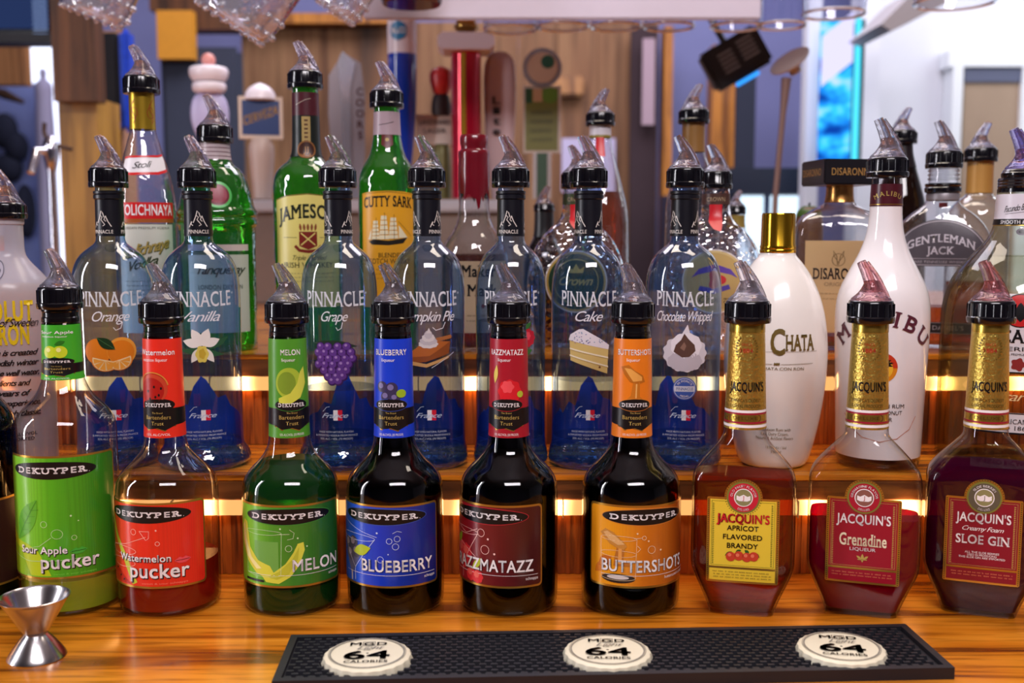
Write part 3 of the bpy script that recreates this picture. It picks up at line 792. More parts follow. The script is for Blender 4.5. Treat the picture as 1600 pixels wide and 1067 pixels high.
# dark bottle cut by the left edge of the frame
r = site(-47, 850, .97, 0, 'liqueur_bottle', 'dark reddish bottle cut off by the left edge of the photo, in the front row', 'bottle')
pf = prof_px(.97, 0, [(64, 941), (74, 938), (77, 925), (77, 680), (74, 655), (62, 632), (44, 612), (33, 598), (30, 580), (28, 510), (27, 480)])
lathe_obj('bottle_glass', pf, CLEAR, r); lathe_obj('liquid', cutprof(pf, .005, pf[-1][1]-.004, -.002), LIQ_PLUM, r)
D = Decal(round_surf(rfun(pf), .045)); D.poly(rrect(-.05, .025, .05, .105, .004), GOLD, 0); D.poly(rrect(-.048, .027, .048, .103, .003), ink('#2a1210'), 1); D.build('front_label', r)
pourer(r, pf[-1][1]-.001)

# ------------------------------------------------------------------ front row: square cordial bottles
FOIL = pm('gold_leaf_foil', '#d8bc5c', .30, .9, noise=.3, nscale=420, bump=.4)
FOILS = pm('gold_foil_ring', '#cfae4a', .25, .9, noise=.1)
JD = .952
def cordial(px, label, rot, liquid, level, spout, kind):
    root = site(px, 850, JD, 0, 'cordial_bottle', label, 'bottle', 'square cordial bottles in the front row', rot)
    hw = 79 if kind == 'apricot' else 84
    pts = [(hw-30, 946, .62, 5), (hw-27, 941, .62, 5), (hw-20, 924, .6, 5), (hw-8, 898, .58, 5), (hw-1, 880, .56, 5), (hw, 862, .55, 5), (hw, 760, .55, 5), (hw, 742, .56, 4.5),
           (hw-6, 728, .58, 3.5), (hw-22, 709, .66, 3), (hw-38, 692, .85, 2.4), (34, 680, 1, 2), (32, 672, 1, 2), (27, 522, 1, 2), (26, 512, 1, 2), (25, 502, 1, 2)]
    pf = prof_px(JD, 0, pts, 2, flat=.6)
    lathe_obj('bottle_glass', pf, CLEAR, root, 72, cap1=False)
    lathe_obj('liquid', cutprof(pf, .005, level, -.0022), liquid, root, 72)
    z = lambda py: zpx(py, JD-.027, 0)
    D = Decal(flat_surf(pf), .005)
    lw = .0315 if kind == 'apricot' else .0315
    zt, zb, zm = z(779), z(913), z(889)
    body = {'apricot': ink('#e8c93a'), 'grenadine': ink('#98102a'), 'sloe': ink('#860f28')}[kind]
    zc = zt+.0005
    D.poly(rrect(-lw, zb, lw, zt, .0015), GOLD, 0)
    D.poly(circ(0, zc, .0165, .0165, 36), GOLD, 0)
    # beaded border
    for i in range(40):
        t = i/40
        for X in (-lw+.0012, lw-.0012):
            zz = zb+.001+(zt-zb-.002)*t; D.poly(rect(X-.0005, zz, X+.0005, zz+.0009), ink('#4a4a1c'), 2)
    for i in range(44):
        a = 2*PI*i/44; D.poly(rect(.0157*math.cos(a)-.0004, zc+.0157*math.sin(a)-.0004, .0157*math.cos(a)+.0004, zc+.0157*math.sin(a)+.0004), ink('#4a4a1c'), 2)
    D.poly(rect(-lw+.0028, zm+.001, lw-.0028, zt-.002), body, 1); D.poly(rect(-lw+.0028, zb+.002, lw-.0028, zm-.001), body, 1)
    inkc = {'apricot': ink('#5a6a20'), 'grenadine': GOLDINK, 'sloe': GOLDINK}[kind]
    D.stroke([(-lw+.0042, zm+.0022), (lw-.0042, zm+.0022), (lw-.0042, zt-.0035), (-lw+.0042, zt-.0035)], .0004, inkc, 2, True)
    for i in range(34):
        zz = zm+.003+(zt-zm-.008)*i/34
        for X in (-lw+.0060, lw-.0060): D.poly([(X-.0010, zz), (X+.0010, zz+.0006), (X-.0010, zz+.0012)], inkc, 2)
    disc = {'apricot': ink('#c81e38'), 'grenadine': ink('#a81430'), 'sloe': ink('#5c5848')}[kind]
    D.poly(circ(0, zc, .0145, n=36), ink('#7a7a34'), 3); D.poly(circ(0, zc, .0130, n=36), disc, 4)
    D.poly(circ(0, zc, .0082, n=30), WHITE, 5); D.poly(circ(0, zc, .0074, n=30), ink('#8c8a5c') if kind != 'grenadine' else ink('#8a5a50'), 6)
    D.poly([(-.006, zc-.002), (-.0035, zc-.0032), (.0035, zc-.0032), (.006, zc-.002), (.006, zc+.002), (.0035, zc+.001), (0, zc+.0028), (-.0035, zc+.001), (-.006, zc+.002)], WHITE, 7)
    D.text('J', 0, zc-.0018, .0034, disc, layer=8, style='serif')
    D.arc_text({'apricot': 'OLD FRUIT FLAVOR', 'grenadine': 'GRENADINE FLAVOR', 'sloe': 'SLOE BERRIES'}[kind], 0, zc, .0095, .0020, WHITE, layer=7)
    D.arc_text('DELUXE', 0, zc, .0118, .0019, WHITE, a_mid=-PI/2, layer=7, inward=True)
    if kind == 'apricot':
        D.text('JACQUIN\'S', .0006, z(818), .0076, ink('#701018'), w=.045, layer=4, style='bold'); D.text('JACQUIN\'S', 0, z(817.5), .0076, ink('#d01c2c'), w=.046, layer=5, style='bold')
        for st, py, wd in (('APRICOT', 830, .0275), ('FLAVORED', 844, .034), ('BRANDY', 857.5, .027)): D.text(st, 0, z(py), .0044, BLACK, w=wd, layer=4, style='bold')
        for i, x in enumerate((-.010, -.003, .004, .010)):
            D.poly(circ(x, z(871)+(.001 if i % 2 else 0), .0042), ink('#c8402a'), 5); D.poly(circ(x-.001, z(870)+.001, .0016), ink('#e8785a'), 6)
        for x, y, a, b in ((-.015, 0, -.009, .004), (.015, 0, .010, .004), (-.006, .003, -.001, .006), (.006, .003, .002, .006), (-.012, -.003, -.006, -.001), (.012, -.003, .007, 0)): D.poly(leafp(x, z(870)+y, a, z(870)+b, .0015), ink('#2a5a24'), 4)
        squiggle(D, -.026, .026, z(896), .0012, ink('#8a7a30'), 3, .0026, 3)
    elif kind == 'grenadine':
        D.text('JACQUIN\'S', 0, z(819), .0082, WHITE, w=.046, layer=4, style='bold')
        D.text('Grenadine', 0, z(853), .0105, ink('#faf0d0'), w=.040, layer=4, style='boldserif')
        D.text('LIQUEUR', 0, z(861), .0028, WHITE, w=.022, layer=4, style='bold')
        g = z(874); D.poly(leafp(0, g-.003, 0, g+.005, .0014), GOLDINK, 4); D.poly(leafp(-.001, g, -.005, g+.003, .001), GOLDINK, 4); D.poly(leafp(.001, g, .005, g+.003, .001), GOLDINK, 4); D.poly(rect(-.004, g-.0008, .004, g), GOLDINK, 4)
        squiggle(D, -.026, .026, z(897), .0013, ink('#d87a5a'), 2, .0026, 4)
    else:
        D.text('JACQUIN\'S', 0, z(817), .0080, WHITE, w=.045, layer=4, style='bold')
        D.text('Creamy Foam', 0, z(830.5), .0040, WHITE, w=.034, layer=4, style='script')
        D.text('SLOE GIN', 0, z(851), .0078, WHITE, w=.044, layer=4, style='boldserif')
        D.text('ALL THE SLOE BERRIES', 0, z(866), .0018, WHITE, w=.028); D.text('USED IN PRODUCING', 0, z(870), .0018, WHITE, w=.024); D.text('THIS SLOE GIN ARE IMPORTED', 0, z(874), .0018, WHITE, w=.038)
        squiggle(D, -.026, .026, z(897), .0013, ink('#d87a5a'), 2, .0026, 5)
    D.build('front_label', root)
    rf = rfun(pf)
    # gold neck foil, its lower bands and emblem
    zn0, zn1 = zpx(672, JD-.018, 0), zpx(520, JD-.016, 0)
    M = Decal(round_surf(rf, .0165), .003); full = PI*.0165*.97
    M.poly(rect(-full, zn0, full, zn1), FOIL, 0)
    for a, b, c in ((.002, .0045, WHITE), (.0055, .0072, ink('#9a1830')), (.0072, .0135, FOILS), (.0135, .0152, ink('#9a1830')), (.0152, .0175, WHITE)): M.poly(rect(-full, zn0+a, full, zn0+b), c, 1)
    M.stroke(rrect(-.013, zn0+.0078, .013, zn0+.0130, .002), .0004, ink('#5a1a20'), 3, True)
    M.text('DELUXE', 0, zn0+.0090, .0028, ink('#5a3a10'), w=.020)
    zj = zpx(612, JD-.018, 0)
    M.text("JACQUIN'S", .001, zj, .0080, BLACK, w=.031, style='bold'); M.text('AMERICA\'S OLDEST', 0, zj-.0095, .0028, ink('#5a4a18'), w=.026); M.text('CORDIAL PRODUCER', 0, zj-.0145, .0028, ink('#5a4a18'), w=.026)
    ze = zpx(546, JD-.017, 0)
    for i in range(22):
        a = -PI/2+(i-10.5)*.235; x, y = .0085*math.cos(a), .0105*math.sin(a); M.poly(leafp(x, ze+y, x*1.25, ze+y*1.12+.0012, .0007, 4), ink('#6a5418'), 3)
    M.text('SINCE', 0, ze+.003, .0024, ink('#b03a20'), w=.009); M.text('1884', 0, ze-.003, .0036, ink('#b03a20'), w=.011, style='bold')
    M.build('neck_label', root)
    zr = zpx(518, JD, 0); lathe_obj('foil_ring', [(.0148, zr-.001), (.0158, zr), (.0158, zr+.008), (.015, zr+.0092)], FOILS, root, 36, False, False)
    pourer(root, pf[-1][-1]-.001, .0202, -1, 0, spout)
LIQ_APR = thin('apricot_liquid', (.70, .17, .02), (.22, .03, .01), gl=.12, body=.18, bodycol=(.28, .05, .008))
LIQ_GREN = thin('grenadine_liquid', (.42, .006, .022), (.12, .002, .006), gl=.12, body=.36, bodycol=(.34, .002, .03))
LIQ_SLOE = thin('sloe_liquid', (.24, .004, .02), (.08, .001, .012), gl=.12, body=.30, bodycol=(.10, .001, .035))
cordial(1160, 'apricot brandy bottle with yellow and gold label and amber brown liquid', 0, LIQ_APR, zpx(737, JD, 0), SPOUT, 'apricot')
cordial(1348, 'grenadine bottle with crimson and gold label, filled two thirds with red liquid', 0, LIQ_GREN, zpx(800, JD, 0), SPOUT_RED, 'grenadine')
cordial(1532, 'sloe gin bottle with dark red label and deep purple red liquid at the right end', 3, LIQ_SLOE, zpx(722, JD, 0), SPOUT_RED, 'sloe')

# ------------------------------------------------------------------ second row: blue tinted vodka bottles
VG = thin('blue_vodka_glass', (.62, .75, .90), (.05, .22, .72), power=1.6, gl=1.7, body=.022, bodycol=(.2, .5, 1))
VGDEEP = thin('deep_blue_base_glass', (.24, .50, .88), (.02, .10, .50), gl=2.2, bump=.6, bscale=70, body=.10, bodycol=(.02, .12, .5))
VODKA = thin('clear_vodka', (.90, .93, .96), (.45, .50, .60), gl=.25)
VODKA_PINK = thin('pale_vodka', (.88, .86, .90), (.5, .45, .52), gl=.25)
SLEEVE = pm('navy_black_sleeve', '#0b0b16', .35, noise=.05)
def mountain(D, cx, z, w, h, mat, layer=3, wd=.0006):
    P = [(-.5, 0), (-.36, .34), (-.26, .28), (-.12, .66), (-.04, 1), (.06, .86), (.12, .62), (.20, .70), (.32, .36), (.5, .04)]
    D.stroke([(cx+x*w, z+y*h) for x, y in P], wd, mat, layer)
    for ln in (((-.04, .98), (-.10, .72), (.02, .62), (-.06, .46), (.06, .30)), ((.20, .68), (.12, .46), (.22, .36)), ((-.36, .34), (-.38, .18), (-.28, .1)), ((.06, .3), (.16, .16), (.04, .08))):
        D.stroke([(cx+x*w, z+y*h) for x, y in ln], wd*.9, mat, layer)
def france(D, z):
    D.poly(rect(-.0025, z-.003, .0018, z+.0075), WHITE, 3); D.poly(rect(.0018, z-.003, .0062, z+.0075), ink('#e0203c'), 3)
    D.text('France', -.001, z-.0004, .0048, ink('#c8d8f0'), w=.026, layer=4, style='script')
    D.stroke([(-.013, z+.006), (-.009, z+.0105), (-.006, z+.011)], .0004, ink('#c8d8f0'), 4)
def fr_orange(D, z):
    O, O2, P = ink('#e8821c'), ink('#f2a23c'), ink('#f8d8a0')
    D.poly(circ(-.013, z+.002, .0125, .0130), O, 3); D.poly(circ(.009, z+.002, .0135, .0140), O2, 3); D.poly(circ(.0085, z+.001, .0118, .0120), O, 4)
    for cx, r, ro in ((-.006, .0135, -.25), (.006, .0125, .35)):
        pts = [(cx+r*math.cos(a+ro), z-.006+r*math.sin(a+ro)*.9) for a in [PI+PI*i/16 for i in range(17)]]
        pi2 = [(cx+(r-.0014)*math.cos(a+ro), z-.0065+(r-.0014)*math.sin(a+ro)*.9) for a in [PI+PI*i/16 for i in range(17)]]
        D.poly(pts, O, 5); D.poly(pi2, P, 6)
        for i in range(5):
            a0, a1 = PI+PI*(i+.1)/5+ro, PI+PI*(i+.9)/5+ro
            D.poly([(cx+.001*math.cos((a0+a1)/2), z-.0075), (cx+(r-.0024)*math.cos(a0), z-.007+(r-.0024)*math.sin(a0)*.9), (cx+(r-.0024)*math.cos(a1), z-.007+(r-.0024)*math.sin(a1)*.9)], O2, 7)
    D.poly(leafp(-.013, z+.016, .003, z+.004, .0050), ink('#16361c'), 7); D.stroke([(-.013, z+.016), (.003, z+.004)], .0004, ink('#4a7a48'), 8)
def fr_vanilla(D, z):
    D.poly(leafp(-.022, z-.004, .022, z-.010, .004), ink('#2c5a3c'), 2); D.poly(leafp(.006, z-.004, .026, z+.008, .003), ink('#2c5a3c'), 2)
    for a in (0.25, 1.15, 2.05, 2.95): D.poly(leafp(0, z, .0175*math.cos(a+.05), z+.0165*math.sin(a)+.002, .0046), ink('#efece6'), 4)
    D.poly(leafp(0, z-.001, .011, z-.017, .0040), ink('#e8e4dc'), 3); D.poly(leafp(0, z-.001, -.010, z-.017, .0040), ink('#e8e4dc'), 3)
    D.poly(blob(0, z-.0085, .0058, 6, .08, ry=.0085), ink('#e0d060'), 5); D.poly(blob(.0002, z-.008, .0030, 5, .1, ry=.005), ink('#c8ac38'), 6)
def fr_grape(D, z):
    D.poly(leafp(-.022, z+.017, .022, z+.013, .0045), ink('#22382c'), 2)
    rows = ((.013, (-.014, -.0065, .003, .0115)), (.007, (-.017, -.010, -.0015, .007, .0155)), (.001, (-.014, -.006, .002, .010, .017)), (-.005, (-.017, -.010, -.002, .0065, .013)), (-.011, (-.011, -.003, .005, .011)), (-.017, (-.007, .001, .0075)), (-.0215, (-.003, .003)))
    for zz, xs in rows:
        for x in xs:
            D.poly(circ(x, z+zz, .0047, n=16), ink('#3a1a5a'), 3); D.poly(circ(x-.0004, z+zz+.0005, .0037, n=14), ink('#643a92'), 4); D.poly(circ(x-.001, z+zz+.0016, .0014, n=10), ink('#a884c8'), 5)
def fr_pie(D, z):
    D.poly([(-.026, z-.006), (-.003, z+.012), (.022, z+.010), (.020, z-.002), (-.004, z-.010), (-.024, z-.012)], ink('#8a4a24'), 3)
    D.poly([(-.026, z-.006), (-.003, z+.012), (.021, z+.010), (.0, z-.004)], ink('#b0622c'), 4)
    D.poly([(-.027, z-.008), (-.003, z-.012), (.020, z-.004), (.020, z-.0065), (-.003, z-.0155), (-.027, z-.012)], ink('#c89a60'), 5)
    for i in range(7): D.poly(blob(.008+i*.0022, z+.0125+.0004*i, .0020, 5, .1, 14), ink('#a8683a'), 5)
    for rx, zz, k in ((.0095, .008, 5), (.0085, .011, 6), (.0062, .0145, 7), (.0038, .0175, 8)): D.poly(blob(-.001, z+zz, rx, 9, .05, ry=.0042), ink('#d8d2d2') if k % 2 else ink('#c2bcc2'), k)
    D.poly([(-.003, z+.019), (-.0005, z+.0245), (.002, z+.019)], ink('#d8d2d2'), 9)
    D.stroke([(.002, z-.016), (.026, z-.001)], .0006, ink('#c8c8d0'), 5)
def fr_raspberry(D, z):
    for x, y, r in ((.018, .004, .009), (.008, -.002, .008), (-.004, .003, .008)): D.poly(blob(x, z+y, r, 9, .06), ink('#b81c34'), 3); D.poly(blob(x-.001, z+y+.002, r*.5, 7, .1), ink('#e0485a'), 4)
    D.poly(leafp(.008, z-.014, .024, z-.008, .0032), ink('#2c6a34'), 4); D.poly(leafp(.014, z+.012, .022, z+.020, .0022), ink('#2c6a34'), 4)
def fr_cake(D, z):
    a, b, c = (-.020, z+.010), (-.008, z+.0185), (.0205, z+.003)
    D.poly([(-.020, z+.008), (.0205, z+.001), (.0195, z-.0255), (-.019, z-.012)], ink('#d8c078'), 3)
    for k in (.36, .70):
        D.poly([(-.0198, z+.008-.020*k), (.0203, z+.001-.0265*k), (.0203, z-.0008-.0265*k), (-.0198, z+.006-.020*k)], ink('#f4ecd0'), 4)
        D.poly([(-.0198, z+.0065-.020*k), (.0203, z-.0005-.0265*k), (.0203, z-.0010-.0265*k), (-.0198, z+.0060-.020*k)], ink('#b89a58'), 5)
    D.poly([(-.0208, z+.0085), (-.019, z+.0140), (-.010, z+.0195), (-.006, z+.0200), (.010, z+.0110), (.021, z+.0035), (.0205, z-.0010), (0, z+.0035)], ink('#e6e2ea'), 5)
    rnd = random.Random(4)
    for i in range(34):
        t = rnd.random(); x = -.018+.036*t; y = z+.005+(1-abs(t-.25)*1.2)*.012*rnd.random()
        D.poly(rect(x, y, x+.0011, y+.0008), ink(rnd.choice(['#5a5aa8', '#8a5aa0', '#5a8ab0', '#4a4a70'])), 6)
    D.poly(circ(.011, z-.0185, .0011, n=8), ink('#6a3a20'), 6)
def fr_choc(D, z):
    D.poly(blob(0, z-.0045, .0215, 13, .045, 60, ry=.0185), ink('#d6d2da'), 3); D.poly([(-.006, z+.010), (.002, z+.0245), (.0045, z+.015), (.009, z+.010)], ink('#e2dee6'), 3)
    D.poly(blob(0, z-.0125, .017, 11, .03, 50, ry=.0100), ink('#c0bac4'), 4); D.poly(blob(.001, z+.003, .0150, 9, .04, 44, ry=.0130), ink('#ebe8f0'), 4)
    D.poly([(-.011, z-.003), (-.009, z+.004), (-.004, z+.009), (-.001, z+.0155), (.003, z+.010), (.009, z+.004), (.010, z-.002), (.004, z-.008), (-.003, z-.0085)], ink('#5a4038'), 5)
    D.poly([(-.005, z+.001), (-.001, z+.007), (.001, z+.003), (-.001, z-.002)], ink('#8a6a5c'), 6)
def vodka(px, py, word, script, sw, fruit, rot, level, lean, label, liq=None, srot=0.0, dia=57, fl=61.5, seal=False, fz=545, slv=0, dd=1.10):
    d, tz = dd, Z1
    root = site(px, py, d, tz, 'vodka_bottle', label, 'bottle', 'blue tinted vodka bottles in the second row', rot)
    q = dia/57.
    zb0 = 722
    pts = [((fl-7)*q, zb0), ((fl-1)*q, zb0-5), (fl*q, 712), ((fl*.6+58*.4)*q, 700), (58.5*q, 692), (57*q, 684), (57*q, 560), (58.5*q, 470), (57.5*q, 440), (54*q, 418), (46*q, 400), (33*q, 388), (23, 380), (21, 370), (20.5, 310), (20, 292)]
    pf = prof_px(d, tz, pts)
    zt = pf[-1][1]
    zb = zpx(690, d, tz)
    lathe_obj('bottle_glass', cutprof(pf, zb, zt), VG, root, 56, False, False)
    lathe_obj('bottle_base', cutprof(pf, .0005, zb, 0)+[(.034, zb+.001), (.02, zb+.004), (.002, zb+.006)], VGDEEP, root, 56, True, False)
    rf = rfun(pf)
    if level: lathe_obj('liquid', [(p[0], p[1]) for p in cutprof(pf, zb+.008, zpx(level, d, tz), -.003)], liq or VODKA, root, 48)
    zf = lambda y: zpx(y, d-.038, tz)
    D = Decal(round_surf(rf, .038))
    ty = zf(479)
    D.text('PINNACLE', 0, ty, .0145, ink('#dfe2ea'), w=.060, style='midserif', bow=.0010)
    D.text('\u00ae', .0325, ty+.012, .002, ink('#dfe2ea'))
    D.text(script, 0, zf(502), .0100, ink('#e6e6ee'), w=sw, style='script')
    if word: D.stroke([(sw*.30, zf(502)-.001), (sw*.25, zf(502)-.007), (sw*.12, zf(502)-.009), (sw*.06, zf(502)-.006)], .0007, ink('#e6e6ee'), 3)
    D.build('front_print', root)
    D = Decal(round_surf(rf, .038)); fruit(D, zf(fz)); D.build('fruit_picture', root)
    D = Decal(round_surf(rf, .038)); france(D, zf(652))
    if seal:
        c = zf(607); D.poly(circ(0, c, .0115), ink('#3a5cb0'), 2); D.poly(circ(0, c, .0105), ink('#c8cce0'), 3); D.poly(circ(0, c, .0098), ink('#3a5cb0'), 4); D.poly(rect(-.0098, c-.003, .0098, c+.0025), ink('#d8dcea'), 5)
        D.text('PINNACLE', 0, c-.0016, .0028, ink('#24408c'), w=.016, layer=6, style='serif'); D.arc_text('90 POINTS', 0, c, .0068, .0019, WHITE, layer=6); D.arc_text('MEDAL', 0, c, .0088, .0019, WHITE, a_mid=-PI/2, layer=6, inward=True)
    for i, (t, wd) in enumerate((('MADE WITH NATURAL FLAVORS', .034), ('& IMPORTED VODKA FROM FRANCE', .042), ('35% ALC / VOL (70 PROOF)', .032))): D.text(t, 0, zf(676+i*5.4), .0019, ink('#c8d0e0'), w=wd)
    D.build('lower_print', root)
    B = Decal(back_surf(rf, .038), .004)
    M1, M2, M3 = pm('mountain_blue', '#2748b4', .6, noise=.6, nscale=40), ink('#1c3484'), ink('#5a84d8')
    z0 = zpx(690, d+.038, tz); mz = zpx(590, d+.038, tz); s_ = -1
    rnd = random.Random(int(px))
    ridge = [(-.062, z0+.026), (-.050, z0+.030), (-.040, z0+.036), (-.032, z0+.035), (-.024, z0+.044), (-.016, z0+.040), (-.010, mz-.008), (-.002, mz+.002), (.003, mz), (.009, mz-.012), (.015, z0+.048), (.024, z0+.050), (.030, z0+.040), (.040, z0+.038), (.050, z0+.030), (.062, z0+.026)]
    ridge = [(x+slv, y+rnd.uniform(-.002, .002)) for x, y in ridge]
    B.poly(ridge+[(.062+slv, z0), (-.062+slv, z0)], M1, 1)
    for i in range(22):
        x = -.052+(i % 11)*.0098+slv+rnd.random()*.003; y = z0+.003+rnd.random()*.012+(i//11)*.013
        B.poly([(x, y), (x+.004, y+.012), (x+.006, y+.010), (x+.0105, y+.001), (x+.005, y+.004)], M2 if i % 2 else M3, 0)
    B.build('back_print', root)
    N_ = Decal(round_surf(rf, .0142), .003); fu = PI*.0142*.98
    n0, n1 = zpx(369, d-.014, tz), zpx(310, d-.014, tz)
    N_.poly(rect(-fu, n0, fu, n1), SLEEVE, 0)
    ms = ink('#ece4dc')
    for cx in (-.0297+srot, srot, .0297+srot):
        mountain(N_, cx-.0, n0+.009, .0185, .0165, ms, 2, .0008)
        N_.text('PINNACLE', cx, n0+.0028, .0035, ms, w=.0215, style='midserif')
    N_.build('neck_sleeve', root)
    lathe_obj('neck_ring', [(.0140, n1-.001), (.0152, n1), (.0152, n1+.0035), (.0145, n1+.0042), (.0152, n1+.005), (.0152, n1+.0075), (.014, n1+.008)], SLEEVE, root, 32, False, False)
    pourer(root, zt-.001, .0190, lean, 0)
vodka(180, 560, 1, 'Orange', .034, fr_orange, -4, 0, -1, 'pinkish clear orange vodka bottle with an orange fruit picture, behind the sour apple bottle', VODKA_PINK, dia=60, fz=552, srot=-.007, fl=58)
vodka(316, 560, 0, 'Vanilla', .036, fr_vanilla, 0, 0, -1, 'vanilla vodka bottle with a white orchid flower picture', None, dia=59.5, fz=540, fl=68)
vodka(532, 560, 1, 'Grape', .026, fr_grape, -8, 603, -1, 'grape vodka bottle with a purple grape bunch picture, half full', None, fz=562, dia=58, fl=66, srot=-.0145)
vodka(669, 560, 1, 'Pumpkin Pie', .054, fr_pie, 2, 500, -1, 'pumpkin pie vodka bottle with a picture of pie and whipped cream', VODKA_PINK, fz=550, dia=57, slv=.01, srot=.012)
vodka(798, 560, 0, 'Raspberry', .044, fr_raspberry, 0, 500, -1, 'raspberry vodka bottle mostly hidden behind the dark crimson raspberry liqueur', None, fz=535, dia=54, srot=-.003)
vodka(918, 560, 0, 'Cake', .028, fr_cake, 2, 590, -1, 'cake vodka bottle with a picture of a yellow layer cake slice', None, fz=545, dia=56, slv=.004, srot=-.013)
vodka(1066, 560, 0, 'Chocolate Whipped', .058, fr_choc, 4, 545, -1, 'chocolate whipped vodka bottle with a picture of whipped cream and chocolate', None, fz=545, seal=True, slv=-.012, dia=58, srot=-.0135)

def simple(px, py, d, tz, pts, name, label, glass, group=None, rot=0, liquid=None, level=None, cat='bottle', cap1=False, flat=None, seg=48, it=2, wall=.0022):
    root = site(px, py, d, tz, name, label, cat, group, rot)
    pf = prof_px(d, tz, pts, it, flat)
    lathe_obj('bottle_glass', pf, glass, root, seg, True, cap1)
    if liquid: lathe_obj('liquid', cutprof(pf, .005, zpx(level, d, tz), -wall), liquid, root, seg)
    return root, pf

# ---- citron vodka, left end
FROST = thin('frosted_glass', (.90, .86, .88), (.62, .58, .64), gl=.6, rough=.25, body=.38, bodycol=(.86, .80, .84))
FROSTLIQ = thin('pink_citron_liquid', (.80, .62, .55), (.6, .45, .45), gl=.1, body=.25, bodycol=(.75, .55, .5))
r, pf = simple(20, 560, 1.09, Z1, [(54, 725), (60, 722), (60, 700), (62, 560), (63, 470), (62, 452), (57, 438), (46, 424), (33, 410), (25, 398), (24, 380), (24, 344), (24, 340)], 'frosted_vodka_bottle',
    'frosted citron vodka bottle with yellow lettering at the left edge of the second row', FROST, liquid=FROSTLIQ, level=445)
D = Decal(round_surf(rfun(pf), .041)); zf = lambda y: zpx(y, 1.05, Z1)
YEL = ink('#ecc81c')
D.text('ABSOLUT', -.012, zf(501), .0185, YEL, w=.066, style='black'); D.text('CITRON', -.008, zf(538), .0185, YEL, w=.048, style='black')
D.text('Country of Sweden', -.008, zf(511), .0080, BLACK, w=.068, layer=5, style='script')
for i, t in enumerate(('Citron is created', 'in Swedish winter', 'with fine well water,', 'ingredients and', '400 years of', 'distilling experience.', 'A Swedish classic.')):
    D.text(t, -.004-(.003 if i in (3, 4) else 0), zf(556+i*15.8), .0056, BLACK, w=.058 if i not in (3, 4) else .046, style='scriptbold')
D.text('40% ALC/VOL', .004, zf(682), .0030, BLACK, w=.032, style='bold'); D.text('IMPORTED', .004, zf(690), .0030, BLACK, w=.026, style='bold')
zc = zf(424); D.poly(circ(-.016, zc, .0105), ink('#6a6674'), 1); D.poly(circ(-.016, zc, .0092), ink('#a8a2b0'), 2); D.poly(blob(-.016, zc, .005, 3, .2), ink('#5a5664'), 3)
D.build('front_print', r)
D = Decal(back_surf(rfun(pf), .016)); D.poly(rect(-.012, zpx(392, 1.1, Z1), -.003, zpx(368, 1.1, Z1)), ink('#c81420'), 1); D.build('red_neck_mark', r)  # red patch paints a reflection into the colour of the neck
lathe_obj('neck_lip', [(.015, zpx(352, 1.09, Z1)), (.0168, zpx(350, 1.09, Z1)), (.0168, zpx(342, 1.09, Z1)), (.0155, zpx(340, 1.09, Z1))], FROST, r, 36, False, False)
pourer(r, pf[-1][1]-.001, .0196, -1, 0, h=.016)

# ---- horchata cream liqueur
CREAM = pm('glossy_cream_coat', '#f3eee8', .16, coat=.5, noise=.03)
r, pf = simple(1211, 560, 1.10, Z1, [(44, 725), (50, 721), (57, 705), (66, 670), (74, 625), (79, 575), (79, 530), (74, 490), (65, 458), (52, 430), (38, 410), (29, 400), (27, 396), (27, 390)], 'cream_liqueur_bottle',
    'glossy white cream liqueur bottle with a gold cap and brown lettering', CREAM, cap1=True, rot=2)
D = Decal(round_surf(rfun(pf), .050)); zf = lambda y: zpx(y, 1.05, Z1); BR = ink('#6e5a28')
D.text('RUM', -.026, zf(549), .0150, BR, w=.024, style='boldserif'); D.text('C', .0005, zf(553.5), .0245, BR, w=.0135, style='boldserif'); D.text('HATA', .0225, zf(547), .0150, BR, w=.030, style='boldserif')
D.stroke([(-.040, zf(550)), (.041, zf(549))], .0003, BR, 3)
D.stroke([(-.036, zf(569)), (-.004, zf(569))], .0004, BR, 3); D.stroke([(.004, zf(569)), (.036, zf(568))], .0004, BR, 3)
for i in (-1, 0, 1): D.poly(leafp(i*.0018, zf(571), i*.0018, zf(566), .0010), BR, 3)
D.text('HORCHATA CON RON', 0, zf(578), .0028, BR, w=.052)
D.build('front_print', r); D = Decal(round_surf(rfun(pf), .050))
for i, (t, wd) in enumerate((('Caribbean Rum with', .034), ('Real Dairy Cream,', .030), ('Natural & Artificial Flavors', .042))): D.text(t, .0, zf(675+i*7), .0030, BR, w=wd)
D.text('13.75% Alc / Vol', .002, zf(704), .0026, BR, w=.024); D.text('750ml', .002, zf(711), .0026, BR, w=.012)
D.build('lower_print', r)
gz = zpx(395, 1.10, Z1); ch = pix(0, 333, 1.1)[1]-Z1-gz
lathe_obj('gold_cap', [(.0178, gz), (.0183, gz+.001), (.0183, gz+.003), (.0177, gz+.004), (.0180, gz+.005), (.0180, gz+.007), (.0174, gz+.008), (.0168, gz+ch-.002), (.016, gz+ch)], pm('polished_gold', '#d8a92c', .14, .95), r, 40)

